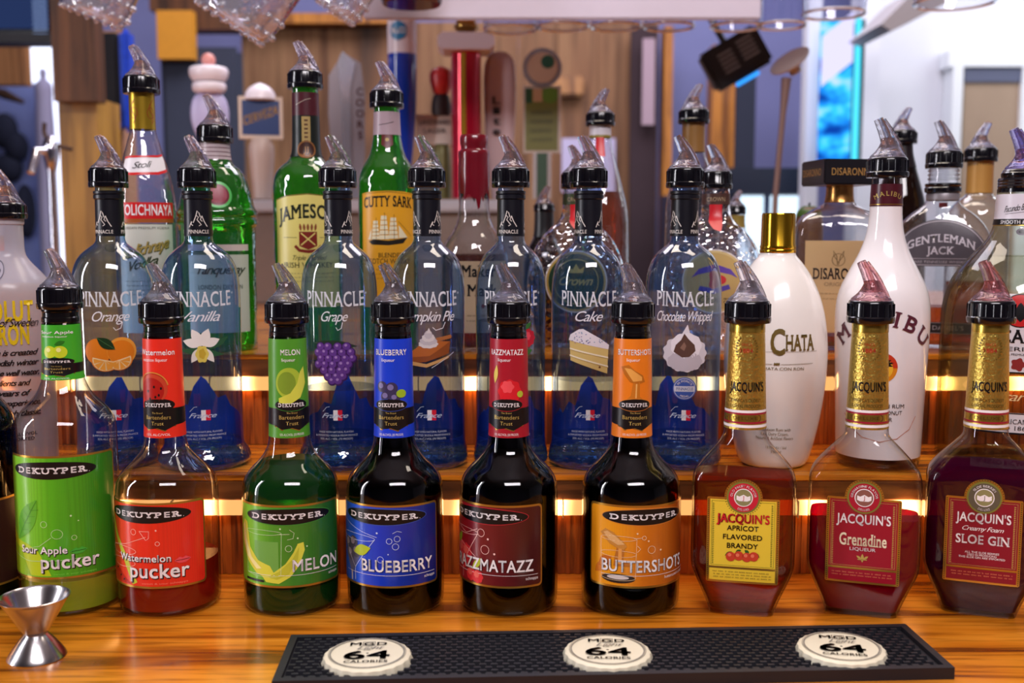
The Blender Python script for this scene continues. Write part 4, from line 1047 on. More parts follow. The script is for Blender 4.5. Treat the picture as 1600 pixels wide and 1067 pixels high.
# ---- coconut rum
MALW = pm('glossy_white_coat', '#f4f0f2', .13, coat=.6, noise=.03)
r = site(1376, 560, 1.10, Z1, 'coconut_rum_bottle', 'white coconut rum bottle with maroon arched lettering and a pourer', 'bottle', None, 2)
pf = prof_px(1.10, Z1, [(54, 725), (60, 722), (63, 712), (64, 690), (67, 600), (71, 520), (71, 478), (66, 452), (53, 424), (38, 396), (29, 370), (25, 345), (24, 320), (23, 286), (22, 276)])
zc, zn = zpx(706, 1.1, Z1), zpx(290, 1.1, Z1)
lathe_obj('bottle_glass', cutprof(pf, .0005, zc), CLEAR, r, 48, True, False)
lathe_obj('white_coat', cutprof(pf, zc, zn), MALW, r, 56, True, True)
lathe_obj('bottle_mouth', cutprof(pf, zn, pf[-1][1]), CLEAR, r, 40, False, False)
lathe_obj('liquid', cutprof(pf, .006, zc-.001, -.003), thin('pale_rum', (.85, .78, .55), (.5, .42, .2), gl=.3), r, 40)
D = Decal(round_surf(rfun(pf), .046)); zf = lambda y: zpx(y, 1.055, Z1); MR = ink('#5a2434')
D.arc_text('MALIBU', 0, zf(592), .0530, .0150, MR, style='boldserif', sp=1.9)
cz = zf(575); D.poly(circ(0, cz, .0150), ink('#e08a1c'), 2); D.poly(circ(0, cz, .0150, a0=0, a1=PI), ink('#c83a1c'), 3); D.poly(circ(0, cz-.001, .0105), ink('#f0b830'), 4)
D.stroke([(.001, cz-.012), (.0005, cz-.003), (.002, cz+.004)], .0013, BLACK, 5)
for a in (-.4, .2, .8, 1.5, 2.3, 3.0): D.poly(leafp(.002, cz+.004, .002+.009*math.cos(a), cz+.004+.006*math.sin(a), .0012), BLACK, 5)
D.build('front_print', r); D = Decal(round_surf(rfun(pf), .046))
for i, (t, wd) in enumerate((('CARIBBEAN RUM', .048), ('WITH COCONUT', .044), ('LIQUEUR', .024))): D.text(t, 0, zf(638+i*10.5), .0040, BLACK, w=wd, style='sans')
D.stroke([(-.040, zf(652)), (-.032, zf(672)), (-.018, zf(686)), (0, zf(692)), (.018, zf(686)), (.032, zf(672)), (.040, zf(652))], .0006, ink('#c86a3a'), 3)
D.build('lower_print', r)
D = Decal(round_surf(rfun(pf), .0158), .003); fu = PI*.0158*.98; a, b = zpx(322, 1.085, Z1), zpx(287, 1.085, Z1)
D.poly(rect(-fu, a, fu, b), ink('#4a1420', .3), 0); D.poly(rect(-fu, a+.0015, fu, a+.0022), GOLD, 1); D.arc_text('MALIBU', .001, a-.013, .0235, .0045, GOLDINK, style='serif', sp=1.6)
D.build('neck_foil', r)
pourer(r, pf[-1][1]-.001, .0205, -1, 3, big=1.12)

# ---- large white rum, right end
RUMG = thin('green_tinted_clear_glass', (.86, .89, .82), (.30, .34, .22))
r, pf = simple(1584, 560, 1.11, Z1, [(96, 725), (106, 720), (110, 700), (109, 640), (110, 520), (109, 480), (103, 450), (88, 420), (66, 396), (50, 378), (40, 358), (37, 340), (36, 300), (34, 296)], 'white_rum_bottle',
    'large clear white rum bottle with bat emblem, right end of the second row', RUMG, liquid=thin('clear_rum', (.93, .93, .86), (.55, .56, .42), gl=.25), level=400, seg=56)
D = Decal(round_surf(rfun(pf), .072)); zf = lambda y: zpx(y, 1.04, Z1); LB = ink('#d8d4d8')
D.poly(rrect(-.040, zf(706), .050, zf(436), .003), LB, 0) if False else None
D.poly([(-.034, zf(582)), (-.034, zf(500)), (-.020, zf(460)), (.020, zf(460)), (.034, zf(500)), (.034, zf(582))], LB, 0)
c = zf(486); D.poly(circ(.004, c, .0165), BLACK, 2); D.poly(circ(.004, c, .0155), ink('#c02020'), 3)
D.poly([(-.008, c+.006), (-.004, c+.001), (.0, c+.002), (.002, c+.006), (.004, c+.008), (.006, c+.006), (.008, c+.002), (.012, c+.001), (.016, c+.006), (.015, c-.004), (.009, c-.006), (.004, c-.011), (-.001, c-.006), (-.007, c-.004)], BLACK, 4)
D.text('BACARDI', .0, zf(536), .0125, BLACK, w=.066, style='boldserif'); D.text('SUPERIOR', .0, zf(549), .0040, BLACK, w=.050, style='sans'); D.text('ORIGINAL PREMIUM RUM', 0, zf(556), .0020, BLACK, w=.036)
D.poly(circ(-.011, zf(571), .0052), ink('#5a5650'), 2); D.poly(circ(-.011, zf(571), .0038), ink('#8a857c'), 3); D.poly(blob(.004, zf(570), .0060, 5, .14), ink('#8a2c2c'), 2)
D.stroke([(-.034, zf(583)), (.034, zf(583))], .0014, BLACK, 2)
D.build('front_label', r)
D = Decal(round_surf(rfun(pf), .072)); D.text('Bacardi', .0, zf(627), .0090, ink('#e0c890'), w=.048, style='script'); D.build('signature', r)
D = Decal(round_surf(rfun(pf), .072)); D.poly(rect(-.036, zf(678), .036, zf(646)), LB, 0)
D.text('PUERTO RICAN RUM', 0, zf(663), .0046, BLACK, w=.060, style='serif'); D.text('ESTD 1862', 0, zf(673), .0042, BLACK, w=.034, style='serif')
D.stroke([(-.036, zf(647)), (.036, zf(647))], .001, BLACK, 2); D.stroke([(-.036, zf(678)), (.036, zf(678))], .0018, BLACK, 2)
D.build('lower_label', r)
D = Decal(round_surf(rfun(pf), .0245), .003); fu = PI*.0245*.98
D.poly(rect(-fu, zf(350), fu, zf(300)), ink('#dcd8e2'), 0); D.poly(rect(-fu, zf(351), fu, zf(341)), BLACK, 1); D.stroke([(-fu, zf(351.5)), (fu, zf(351.5))], .0008, GOLD, 2)
D.text('Facundo Bacardi', -.001, zf(327), .0062, BLACK, w=.030, style='script', slope=.002); D.stroke([(-.015, zf(333)), (.012, zf(328))], .0003, BLACK, 3)
D.text('SMOOTH & DRY', -.002, zf(349), .0035, WHITE, w=.034, style='serif', layer=4)
c = zf(362); D.poly(circ(.002, c, .0050, .0036), ink('#5a5660'), 2); D.poly(circ(.002, c, .0030, .0020), BLACK, 3); D.build('neck_label', r)
zt = pf[-1][1]
bm = bmesh.new(); lathe(bm, [(.0236, zt-.003), (.0236, zt+.0005), (.0228, zt+.001), (.0236, zt+.003), (.0228, zt+.0045), (.0236, zt+.006), (.0228, zt+.0075), (.0236, zt+.009), (.0225, zt+.0115)], 40)
from_bm('screw_collar', bm, COLLAR, r)
pourer(r, zt+.0115, .0200, -1, 3, SPOUT_PURPLE, big=1.2, h=.009)

# ------------------------------------------------------------------ third row: whisky, gin and other bottles on the upper step
GREEN = thin('green_bottle_glass', (.22, .80, .16), (.008, .20, .015), gl=1.8, bump=.55, bscale=42, body=.10, bodycol=(.05, .50, .04))
AMBER = thin('amber_whisky', (.75, .30, .05), (.30, .08, .01), gl=.4, body=.06, bodycol=(.5, .15, .02))
AMBERD = thin('dark_amber_whisky', (.42, .12, .03), (.14, .03, .01), gl=.4, body=.08, bodycol=(.25, .06, .01))
def lab(pf, R0, grid=.004): return Decal(round_surf(rfun(pf), R0), grid)
def zz(py, d): return zpx(py, d, Z2)

# Russian style vodka with red band
d = 1.24
r, pf = simple(230, 400, d, Z2, [(40, 553), (45, 550), (46, 520), (46, 330), (45, 310), (41, 285), (34, 258), (25, 225), (20, 208), (19, 200), (19, 146)], 'clear_vodka_bottle',
    'tall clear vodka bottle with gold neck foil and red banded label, behind the orange vodka', CLEARW)
D = lab(pf, .034); zf = lambda y: zz(y, d-.03); RED = ink('#d01c20'); WL = ink('#d8dcd0')
D.poly(rect(-.033, zf(520), .033, zf(350)), WL, 0); D.stroke([(-.033, zf(350)), (.033, zf(350))], .0006, GOLD, 1)
D.poly(rect(-.036, zf(342), .036, zf(316)), RED, 1); D.poly(rect(-.036, zf(348), .036, zf(342)), ink('#a85a28'), 1)
D.text('STOLICHNAYA', -.001, zf(336), .0115, WHITE, w=.067, layer=3, style='bold')
D.text('RUSSIAN PREMIUM VODKA', 0, zf(358), .0028, ink('#6a6a60'), w=.054)
D.text('Stolichnaya', -.002, zf(396), .0125, GOLDINK, w=.056, style='scriptbold', slope=.007, layer=4); D.text('Stolichnaya', -.0012, zf(397), .0125, ink('#3a4a2a'), w=.056, style='scriptbold', slope=.007, layer=3)
D.text('Vodka', -.004, zf(418), .0105, ink('#3a4a2a'), w=.032, style='scriptbold', slope=.004); squiggle(D, -.026, .026, zf(440), .0015, ink('#8a8a7a'), 4, .005, 8)
D.build('front_label', r)
D = lab(pf, .026); a, b = zf(270), zf(244)
D.poly([(-.026, a+.002), (-.026, b-.002), (-.018, b), (.018, b+.001), (.028, b+.003), (.030, b-.003), (.028, a+.003), (.014, a), (-.014, a-.001)], ink('#e8e4e8'), 0)
D.stroke([(-.026, b-.001), (-.018, b), (.018, b+.001), (.028, b+.003)], .0022, RED, 2); D.stroke([(-.027, a+.001), (-.014, a-.001), (.014, a), (.029, a+.004)], .0030, RED, 2)
D.text('Stoli', -.002, a+.006, .0070, BLACK, w=.022, style='script', slope=.001); D.build('shoulder_label', r)
D = lab(pf, .0145, .003); fu = PI*.0143*.98; a, b = zz(203, d), zz(146, d)
D.poly(rect(-fu, a, fu, b), pm('neck_gold', '#b8962c', .3, .75, noise=.1), 0)
for s in (-1, 1):
    D.stroke([(s*.011+.003*math.sin(t*.9), a+.006+t*.0034) for t in range(9)], .0008, ink('#9a3a20'), 2); D.stroke(circ(s*.010, a+.018, .0045, .006), .0006, ink('#9a3a20'), 2, True)
D.build('neck_foil', r)
pourer(r, pf[-1][1]-.001, .0200, -1, 0)

# green ribbed gin bottle
d = 1.25
r, pf = simple(341, 400, d, Z2, [(52, 551), (57, 547), (58, 520), (58, 356), (62, 351), (62, 344), (59, 340), (62, 337), (62, 330), (57, 324), (54, 304), (47, 280), (38, 265), (28, 258), (23, 250), (22, 222)], 'gin_bottle',
    'rounded green gin bottle with ribbed shoulder and red seal, behind the vanilla vodka', GREEN)
D = lab(pf, .043); zf = lambda y: zz(y, d-.04)
D.poly(rect(-.036, zf(392), .037, zf(382)), ink('#c8bcb8'), 1); D.poly(rect(-.036, zf(520), .037, zf(398)), ink('#b8c0b4'), 1); D.stroke([(-.036, zf(395)), (.037, zf(395))], .0012, ink('#1c4a24'), 1)
D.text('Tanqueray', .004, zf(428), .0100, ink('#2a3a2c'), w=.056, style='scriptbold'); D.text('LONDON DRY GIN', .002, zf(452), .0050, ink('#2a3a2c'), w=.050)
D.build('front_label', r)
D = lab(pf, .040); c = zf(304); D.poly(circ(.002, c, .0150), ink('#4fae58'), 1); D.poly(circ(.002, c, .0120), ink('#6a1226'), 2); D.poly(circ(.002, c, .0095), ink('#8a1c34'), 3); D.build('wax_seal', r)
D = lab(pf, .0165, .003); fu = PI*.0165*.98; a, b = zz(250, d), zz(224, d)
D.poly(rect(-fu, a, fu, b), ink('#b8a8ac'), 0)
for k in (.2, .45, .7): D.stroke([(-fu, a+(b-a)*k), (fu, a+(b-a)*k)], .0009, ink('#7a5a62'), 2)
D.build('neck_label', r)
pourer(r, pf[-1][1]-.001, .0200, -1, 0)

# green Irish whiskey
d = 1.26
r, pf = simple(482, 400, d, Z2, [(46, 549), (51, 545), (52, 520), (53, 330), (53, 292), (50, 274), (40, 260), (28, 252), (22, 240), (21, 215), (20, 145), (20, 138)], 'irish_whiskey_bottle',
    'green Irish whiskey bottle with a cream label and maroon and black neck', GREEN)
D = lab(pf, .040); zf = lambda y: zz(y, d-.037); LBL = ink('#dccf74'); DK = ink('#1c2418')
D.poly([(-.042, zf(480)), (.042, zf(480)), (.042, zf(312)), (.025, zf(306)), (0, zf(303)), (-.025, zf(306)), (-.042, zf(312))], LBL, 1)
D.stroke([(-.042, zf(312)), (-.025, zf(306)), (0, zf(303)), (.025, zf(306)), (.042, zf(312))], .0012, ink('#7a6a2a'), 2)
D.text('JAMESON', 0, zf(340), .0150, DK, w=.072, style='boldserif', bow=-.006, layer=4)
D.poly([(-.010, zf(384)), (-.010, zf(362)), (.010, zf(362)), (.010, zf(384)), (0, zf(390))], ink('#7a2418'), 3); D.stroke([(-.008, zf(383)), (.008, zf(364))], .0014, LBL, 4); D.stroke([(.008, zf(383)), (-.008, zf(364))], .0014, LBL, 4)
for i in range(5): D.poly(leafp(-.008+i*.004, zf(361), -.009+i*.0045, zf(349), .0014), ink('#8a4a2a'), 3)
D.stroke([(-.015, zf(384)), (-.010, zf(391)), (0, zf(393)), (.010, zf(391)), (.015, zf(384))], .0034, ink('#7a2418'), 3)
D.stroke([(-.030, zf(371)), (-.013, zf(371))], .0004, DK, 3); D.stroke([(.013, zf(371)), (.030, zf(371))], .0004, DK, 3)
D.text('Triple Distilled', .002, zf(406), .0052, ink('#6a6a3a'), w=.040, style='script'); D.text('IRISH WHISKEY', 0, zf(418), .0058, DK, w=.060, style='serif')
squiggle(D, -.032, .032, zf(428), .0014, ink('#8a845a'), 3, .0045, 9)
D.build('front_label', r)
D = lab(pf, .0155, .003); fu = PI*.0155*.98
D.poly(rect(-fu, zz(182, d), fu, zz(146, d)), ink('#4a1822'), 0); D.poly(rect(-fu, zz(246, d), fu, zz(182, d)), ink('#141a16'), 0)
D.stroke([(-.012, zz(166, d)), (0, zz(158, d)), (.006, zz(156, d))], .0008, ink('#a8988a'), 2)
D.poly(rect(-.0048, zz(230, d), .0048, zz(184, d)), ink('#a89058'), 1)
for k in range(6): D.poly(rect(-.002, zz(224-k*6.5, d), .002, zz(221-k*6.5, d)), ink('#5a3a1c'), 2)
c = zz(235, d); D.poly(circ(0, c, .0100), ink('#8a5a30'), 2); D.poly(circ(0, c, .0084), ink('#3a1c14'), 3); D.text('JJ', 0, c-.003, .006, ink('#a8743c'), layer=4, style='serif')
D.build('neck_label', r)
pourer(r, pf[-1][1]-.001, .0200, -1, 0)

# green Scotch with yellow label
d = 1.26
r, pf = simple(607, 400, d, Z2, [(40, 549), (45, 545), (46, 520), (46, 300), (45, 278), (40, 262), (32, 250), (26, 238), (23, 222), (21, 210), (20, 180), (20, 168)], 'scotch_bottle',
    'green Scotch bottle with a yellow orange sailing ship label', GREEN)
D = lab(pf, .036); zf = lambda y: zz(y, d-.033); YL = ink('#e0a022'); DK = ink('#1a140c')
D.poly([(-.036, zf(480)), (.036, zf(480)), (.036, zf(302)), (.02, zf(299)), (0, zf(298)), (-.02, zf(299)), (-.036, zf(302))], YL, 1)
D.stroke([(-.0352, zf(480)), (-.0352, zf(303)), (0, zf(299.5)), (.0352, zf(303)), (.0352, zf(480))], .0006, DK, 2)
D.text('CUTTY SARK', .0, zf(322), .0115, DK, w=.063, style='boldserif', bow=-.002)
D.poly([(-.024, zf(377)), (-.018, zf(374)), (0, zf(376)), (.016, zf(373)), (.024, zf(371)), (.018, zf(380)), (0, zf(383)), (-.020, zf(382))], DK, 3)
SL = ink('#e8dcb8')
for i, (x, hw_, b_, t_) in enumerate(((-.015, .0052, 374, 344), (-.005, .0058, 374, 336), (.006, .0058, 373, 339))):
    n = 5
    for k in range(n):
        za, zb_ = zf(b_-(b_-t_)*k/n), zf(b_-(b_-t_)*(k+.86)/n); w_ = hw_*(1-.10*k)
        D.poly([(x-w_, za), (x+w_, za+.0004), (x+w_*.92, zb_), (x-w_*.92, zb_)], SL, 4)
    D.stroke([(x+.001, zf(374)), (x+.001, zf(t_-4))], .0004, DK, 5)
D.poly([(.0125, zf(372)), (.0125, zf(352)), (.024, zf(371))], SL, 4); D.stroke([(.012, zf(346)), (.030, zf(369))], .0003, DK, 5); D.poly([(-.025, zf(374)), (-.021, zf(374)), (-.020, zf(356))], SL, 4)
D.text('BLENDED', .003, zf(402), .0050, DK, w=.030, style='serif'); D.text('SCOTCH WHISKY', .0, zf(412), .0058, DK, w=.056, style='serif')
squiggle(D, -.028, .028, zf(422), .0014, ink('#8a641c'), 3, .005, 10)
D.build('front_label', r)
D = lab(pf, .0155, .003); fu = PI*.0155*.98
D.poly(rect(-fu, zz(212, d), fu, zz(176, d)), ink('#a8929a'), 0); D.stroke([(-.010, zz(197, d)), (.0, zz(195, d)), (.008, zz(192, d))], .0005, BLACK, 2)
D.poly([(-.006, zz(212, d)), (.006, zz(212, d)), (.006, zz(228, d)), (0, zz(234, d)), (-.006, zz(228, d))], ink('#5a1c18'), 1); D.poly(circ(0, zz(220, d), .002), ink('#a88a3c'), 2)
D.build('neck_label', r)
pourer(r, pf[-1][1]-.001, .0195, -1, 0)

# red wax sealed bourbon
d = 1.25
root = site(741, 400, d, Z2, 'bourbon_bottle', 'clear bourbon bottle dipped in dripping dark red wax', 'bottle', None, 14)
pf = prof_px(d, Z2, [(48, 550), (52, 546), (53, 520), (53, 420), (52, 398), (46, 378), (33, 360), (26, 345), (24, 325), (22, 300), (21, 262)])
lathe_obj('bottle_glass', pf, CLEARW, root); lathe_obj('liquid', cutprof(pf, .005, zz(397, d), -.0022), AMBERD, root)
WAX = pm('dark_red_wax', '#6e0d1c', .22, coat=.4, noise=.2, bump=.1)
bm = bmesh.new(); w0, w1 = zz(296, d), zz(211, d); H_ = w1-w0; rnd = random.Random(3)
rings = []
for i, (rr, t) in enumerate(((.0176, -.08), (.0180, 0), (.0178, .3), (.0172, .55), (.0176, .66), (.0172, .70), (.0150, .74), (.0150, .80), (.0158, .84), (.0160, .96), (.0145, 1.0), (.003, 1.0))):
    ring = []
    for k in range(48):
        a = 2*PI*k/48; z = w0+H_*t; q = rr+.0002
        if i < 2:
            dr = .006*max(0, math.sin(a*3+.5))**2+.010*max(0, math.sin(a*5+1.2))**6+(.014 if k in (36, 37, 44) else 0)
            z -= dr*(1 if i == 0 else .6); q = rfun(pf)(z)+(.0006 if i == 0 else .0016)
        ring.append(bm.verts.new((q*math.cos(a), q*math.sin(a), z)))
    rings.append(ring)
for a, b in zip(rings[:-1], rings[1:]):
    for k in range(48): bm.faces.new((a[k], a[(k+1) % 48], b[(k+1) % 48], b[k]))
bm.faces.new(rings[-1]); from_bm('wax_seal', bm, WAX, root)
D = lab(pf, .040); zf = lambda y: zz(y, d-.037); LB = ink('#c0a888')
D.poly([(-.036, zf(520)), (.036, zf(520)), (.036, zf(408)), (-.036, zf(408))], LB, 1); D.text("Maker's", 0, zf(432), .0125, BLACK, w=.050, style='boldserif'); D.text('Mark', 0, zf(462), .0125, BLACK, w=.036, style='boldserif')
D.poly(circ(0, zf(478), .0022), ink('#8a2418'), 3); squiggle(D, -.02, .02, zf(494), .0018, ink('#6a5a44'), 2, .006, 2)
D.build('front_label', root)

# round cut glass whisky decanters
CRYSTAL = thin('cut_crystal', (.92, .93, .97), (.30, .32, .45), gl=4.0, bump=1.0, bscale=110, bumpkind='facet')
def decanter(px, label, group, lblcol, accent, neckc, d, art, pot, level, lq):
    root = site(px, 450, d, Z2, 'crystal_whisky_decanter', label, 'bottle', group, 0)
    hw = 76
    pts = [(48, 550, .5, 2), (56, 545, .52, 2), (68, 515, .52, 2), (76, 470, .52, 2), (77, 440, .52, 2), (72, 405, .54, 2), (58, 374, .6, 2), (38, 354, .75, 2), (26, 343, 1, 2), (22, 330, 1, 2), (21, 300, 1, 2), (21, 294, 1, 2)]
    pf = prof_px(d, Z2, pts, 2, .6)
    lathe_obj('bottle_glass', pf, CRYSTAL, root, 64, cap1=False)
    if lq: lathe_obj('liquid', cutprof(pf, .005, zz(level, d), -.003), lq, root, 48)
    bm = bmesh.new()                      # diamond cuts along the shoulder
    fs = flat_surf(pf)
    for i in range(9):
        u = -.044+i*.011; a, b = zz(392, d), zz(372+abs(i-4)*2, d)
        pa, pb, pc = fs(u-.0045, a-abs(u)*.25, .0002), fs(u+.0045, a-abs(u)*.25, .0002), fs(u, b-abs(u)*.35, .0002)
        mid = fs(u, (a+b)/2-abs(u)*.3, .0024)
        v = [bm.verts.new(p) for p in (pa, pb, pc, mid)]
        bm.faces.new((v[0], v[1], v[3])); bm.faces.new((v[1], v[2], v[3])); bm.faces.new((v[2], v[0], v[3]))
    from_bm('shoulder_facets', bm, CRYSTAL, root, False)
    D = Decal(fs, .005); c = zz(440, d-.03)
    D.poly(circ(0, c, .0365, n=48), ink('#d8d0cc'), 1); D.poly(circ(0, c, .0350, n=48), accent, 2); D.poly(circ(0, c, .0325, n=48), lblcol, 3)
    art(D, c); D.build('front_label', root)
    D = Decal(round_surf(rfun(pf), .0165), .003); fu = PI*.0165*.98
    D.poly(rect(-fu, zz(320, d), fu, zz(303, d)), neckc, 0); D.text('CROWN', 0, zz(315, d), .0045, ink('#b09878'), w=.022, style='serif')
    D.poly([(-.0075, zz(320, d)), (.0075, zz(320, d)), (.006, zz(345, d)), (.003, zz(362, d)), (-.001, zz(358, d)), (-.006, zz(346, d))], ink('#c01420'), 1)
    D.build('neck_label', root)
    pourer(root, pf[-1][-1]-.001, .0180, -1, pot)
def art_cr1(D, c):
    D.poly([(-.026, c+.004), (-.018, c+.014), (0, c+.020), (.018, c+.014), (.026, c+.004), (.018, c+.008), (0, c+.012), (-.018, c+.008)], ink('#5a3a98'), 4)
    D.poly(blob(.002, c+.002, .009, 3, .25), ink('#c02430'), 5); D.poly([(-.018, c-.010), (0, c-.014), (.018, c-.008), (.016, c-.003), (0, c-.008), (-.016, c-.005)], ink('#4a3a98'), 5)
    D.text('Crown', .0, c-.024, .008, BLACK, w=.034, style='script')
def art_cr2(D, c):
    D.stroke(circ(0, c, .026), .0010, GOLDINK, 4, True); D.text('Crown', 0, c-.004, .010, GOLDINK, w=.040, style='scriptbold'); D.poly([(-.008, c+.010), (-.010, c+.018), (-.004, c+.014), (0, c+.021), (.004, c+.014), (.010, c+.018), (.008, c+.010)], GOLDINK, 4)
decanter(1116, 'cut crystal decanter with beige, purple and red round label behind the chocolate vodka', None, ink('#b89a5c'), ink('#c8b078'), ink('#4a3028'), 1.24, art_cr1, 0, 430, None)
decanter(900, 'cut crystal decanter with dark green gold rimmed round label behind the cake vodka', None, ink('#1c3a24'), ink('#b89a50'), ink('#3c4428'), 1.28, art_cr2, 18, 430, AMBERD)

# square almond liqueur bottle with a square black cap
d = 1.27
root = site(1308, 430, d, Z2, 'almond_liqueur_bottle', 'square almond liqueur bottle with wide square black cap and tan label', 'bottle', None, 0)
pts = [(60, 549, 1, 5), (64, 545, 1, 5), (66, 520, 1, 6), (66, 370, 1, 6), (65, 352, 1, 5), (58, 338, 1, 4), (42, 328, 1, 3), (26, 320, 1, 2), (21, 314, 1, 2), (20, 292, 1, 2)]
pf = prof_px(d, Z2, pts, 2, 1)
lathe_obj('bottle_glass', pf, CLEARW, root, 72, cap1=False)
lathe_obj('liquid', cutprof(pf, .005, zz(520, d), -.003), AMBER, root, 60)
D = Decal(flat_surf(pf), .006); zf = lambda y: zz(y, d-.05); TN = ink('#c8a878'); DB = ink('#2a1c1c')
D.poly(rect(-.036, zf(520), .044, zf(376)), TN, 1); D.text('DISARONNO', .006, zf(436), .0120, DB, w=.066, style='boldserif'); D.text('ORIGINALE', .004, zf(447), .0040, ink('#8a7050'), w=.036)
D.stroke([(0, zf(414)), (-.001, zf(400)), (-.005, zf(392)), (-.004, zf(400)), (.001, zf(410)), (.006, zf(400)), (.007, zf(392)), (.003, zf(400)), (.001, zf(414))], .0011, ink('#8a7048'), 3)
D.stroke(circ(.001, zf(406), .0070), .0008, ink('#8a7048'), 3, True); squiggle(D, -.02, .03, zf(460), .0016, ink('#9a8058'), 2, .006, 5)
D.build('front_label', root)
D = lab(pf, .0150, .003); fu = PI*.0150*.98; D.poly(rect(-fu, zz(316, d), fu, zz(290, d)), pm('copper_gold', '#c08a4a', .25, .85, noise=.1), 0); D.build('neck_foil', root)
bm = bmesh.new(); c0, c1 = zz(290, d), zz(251, d); s_ = .034
bbox(bm, -s_, s_, -s_, s_, c0, c1, 0, 0, .0015)
cap = from_bm('square_cap', bm, pm('black_cap', '#17151a', .3, coat=.2), root)
D = Decal(plane_surf(-s_), .01); D.text('DISARONNO', 0, c0+.0105, .0080, pm('cap_gold_ink', '#c89a58', .35, .3), w=.052, style='serif'); tx = D.build('cap_lettering', cap)
D = Decal(lambda u, v, off: (-s_-off, -u, v), .01); D.text('DISARONNO', 0, c0+.0105, .0080, MC['cap_gold_ink'], w=.052, style='serif'); D.build('cap_lettering', cap)
cap.rotation_euler.z = math.radians(24)

# flat arched whiskey bottle
d = 1.27
root = site(1468, 430, d, Z2, 'tennessee_whiskey_bottle', 'wide arched clear whiskey bottle with a grey arched label, black neck rings and a pourer', 'bottle', None, 0)
pts = [(70, 549, .5, 4), (74, 545, .5, 4), (76, 515, .5, 4), (76, 400, .5, 3.5), (73, 375, .5, 3), (64, 352, .52, 2.6), (48, 335, .6, 2.3), (32, 324, .75, 2), (24, 315, 1, 2), (22, 300, 1, 2), (21, 262, 1, 2)]
pf = prof_px(d, Z2, pts, 2, .5)
lathe_obj('bottle_glass', pf, CLEARW, root, 72, cap1=False); lathe_obj('liquid', cutprof(pf, .005, zz(478, d), -.003), AMBER, root, 60)
D = Decal(flat_surf(pf), .006); zf = lambda y: zz(y, d-.025); GRY, G2 = ink('#4c464e'), ink('#a8a0a8')
arch = [(.053*math.cos(a), zf(410)+.050*math.sin(a)) for a in [PI*i/24 for i in range(25)]]
D.poly([(x, z) for x, z in arch if True]+[(-.053, zf(416)), (.053, zf(416))], GRY, 1)
D.stroke([(x*.97, zf(410)+(z-zf(410))*.96) for x, z in arch], .0010, G2, 2)
D.text('GENTLEMAN', 0, zf(378), .0090, ink('#c8c2cc'), w=.074, style='boldserif', bow=-.0095, layer=4); D.text('JACK', 0, zf(397), .0085, ink('#c8c2cc'), w=.030, style='boldserif', layer=4)
D.stroke([(-.042, zf(404)), (.042, zf(404))], .0006, G2, 3); D.text('RARE TENNESSEE WHISKEY', 0, zf(411), .0028, G2, w=.062); D.stroke([(-.050, zf(414)), (.050, zf(414))], .0010, G2, 3)
D.build('front_label', root); D = Decal(flat_surf(pf), .006); D.poly(rect(-.050, zf(521), .050, zf(503)), ink('#221c20'), 1); D.text("JACK DANIEL'S", 0, zf(515), .0050, G2, w=.056, style='serif'); D.stroke(rect(-.048, zf(520), .048, zf(504)), .0005, G2, 2, True)
D.build('lower_label', root)
z_ = lambda y: zz(y, d)
lathe_obj('neck_band', [(.0176, z_(314)), (.0186, z_(313)), (.0186, z_(304)), (.0178, z_(302))], pm('grey_band', '#8a8488', .4, .3), root, 36, False, False)
lathe_obj('neck_ring', [(.0178, z_(302)), (.0205, z_(300)), (.0208, z_(294)), (.0196, z_(292)), (.0205, z_(290)), (.0200, z_(287)), (.0165, z_(286))], COLLAR, root, 36, False, False)
bm = bmesh.new()
for k in range(3): lathe(bm, [(.0162, z_(282-k*6.5)), (.0176, z_(280.5-k*6.5)), (.0176, z_(279-k*6.5)), (.0162, z_(277.5-k*6.5))], 32, False, False)
from_bm('neck_threads', bm, CLEAR, root)
D = Decal(back_surf(lambda z: .016, .016)); D.poly(rect(-.004, z_(324), .006, z_(316)), ink('#b01420'), 1); D.build('red_neck_mark', root)
pourer(root, pf[-1][-1]-.001, .0205, -1, 3)

# ---- bottles farther back, their pourers turned to the other side of the bar
def rear(px, py, d, name, label, pts, glass, collar_r, parts, liquid=None, level=None, lean=1, big=.95, tz=Z2, yaw=0, h=.018):
    root = site(px, py, d, tz, name, label, 'bottle', 'bottles at the rear of the upper step' if False else None, 0)
    pf = prof_px(d, tz, pts)
    lathe_obj('bottle_glass', pf, glass, root, 40, True, False)
    if liquid: lathe_obj('liquid', cutprof(pf, .005, zpx(level, d, tz), -.003), liquid, root, 40)
    for nm, y0, y1, c, u0, u1 in parts:
        D = lab(pf, max(rfun(pf)(zpx((y0+y1)/2, d, tz)), .01), .003); R_ = max(rfun(pf)(zpx((y0+y1)/2, d, tz)), .01)
        full = PI*R_*.98
        D.poly(rect(max(u0, -full), zpx(y1, d, tz), min(u1, full), zpx(y0, d, tz)), c, 1); D.build(nm, root)
    pourer(root, pf[-1][1]-.001, collar_r, lean, yaw, big=big, h=h)
    return root
rear(937, 300, 1.47, 'tequila_bottle', 'clear bottle with amber liquid and a red neck tag, its pourer bent to the right', [(38, 529), (44, 526), (45, 500), (45, 345), (42, 320), (33, 285), (24, 250), (17, 222), (16, 196)], CLEARW, .0195,
     [('neck_label', 196, 212, ink('#d0ccd4'), -.2, .2), ('red_neck_mark', 216, 246, ink('#c81c24'), -.006, .006), ('neck_ring', 212, 216, ink('#8a7a30'), -.2, .2)], AMBER, 300)
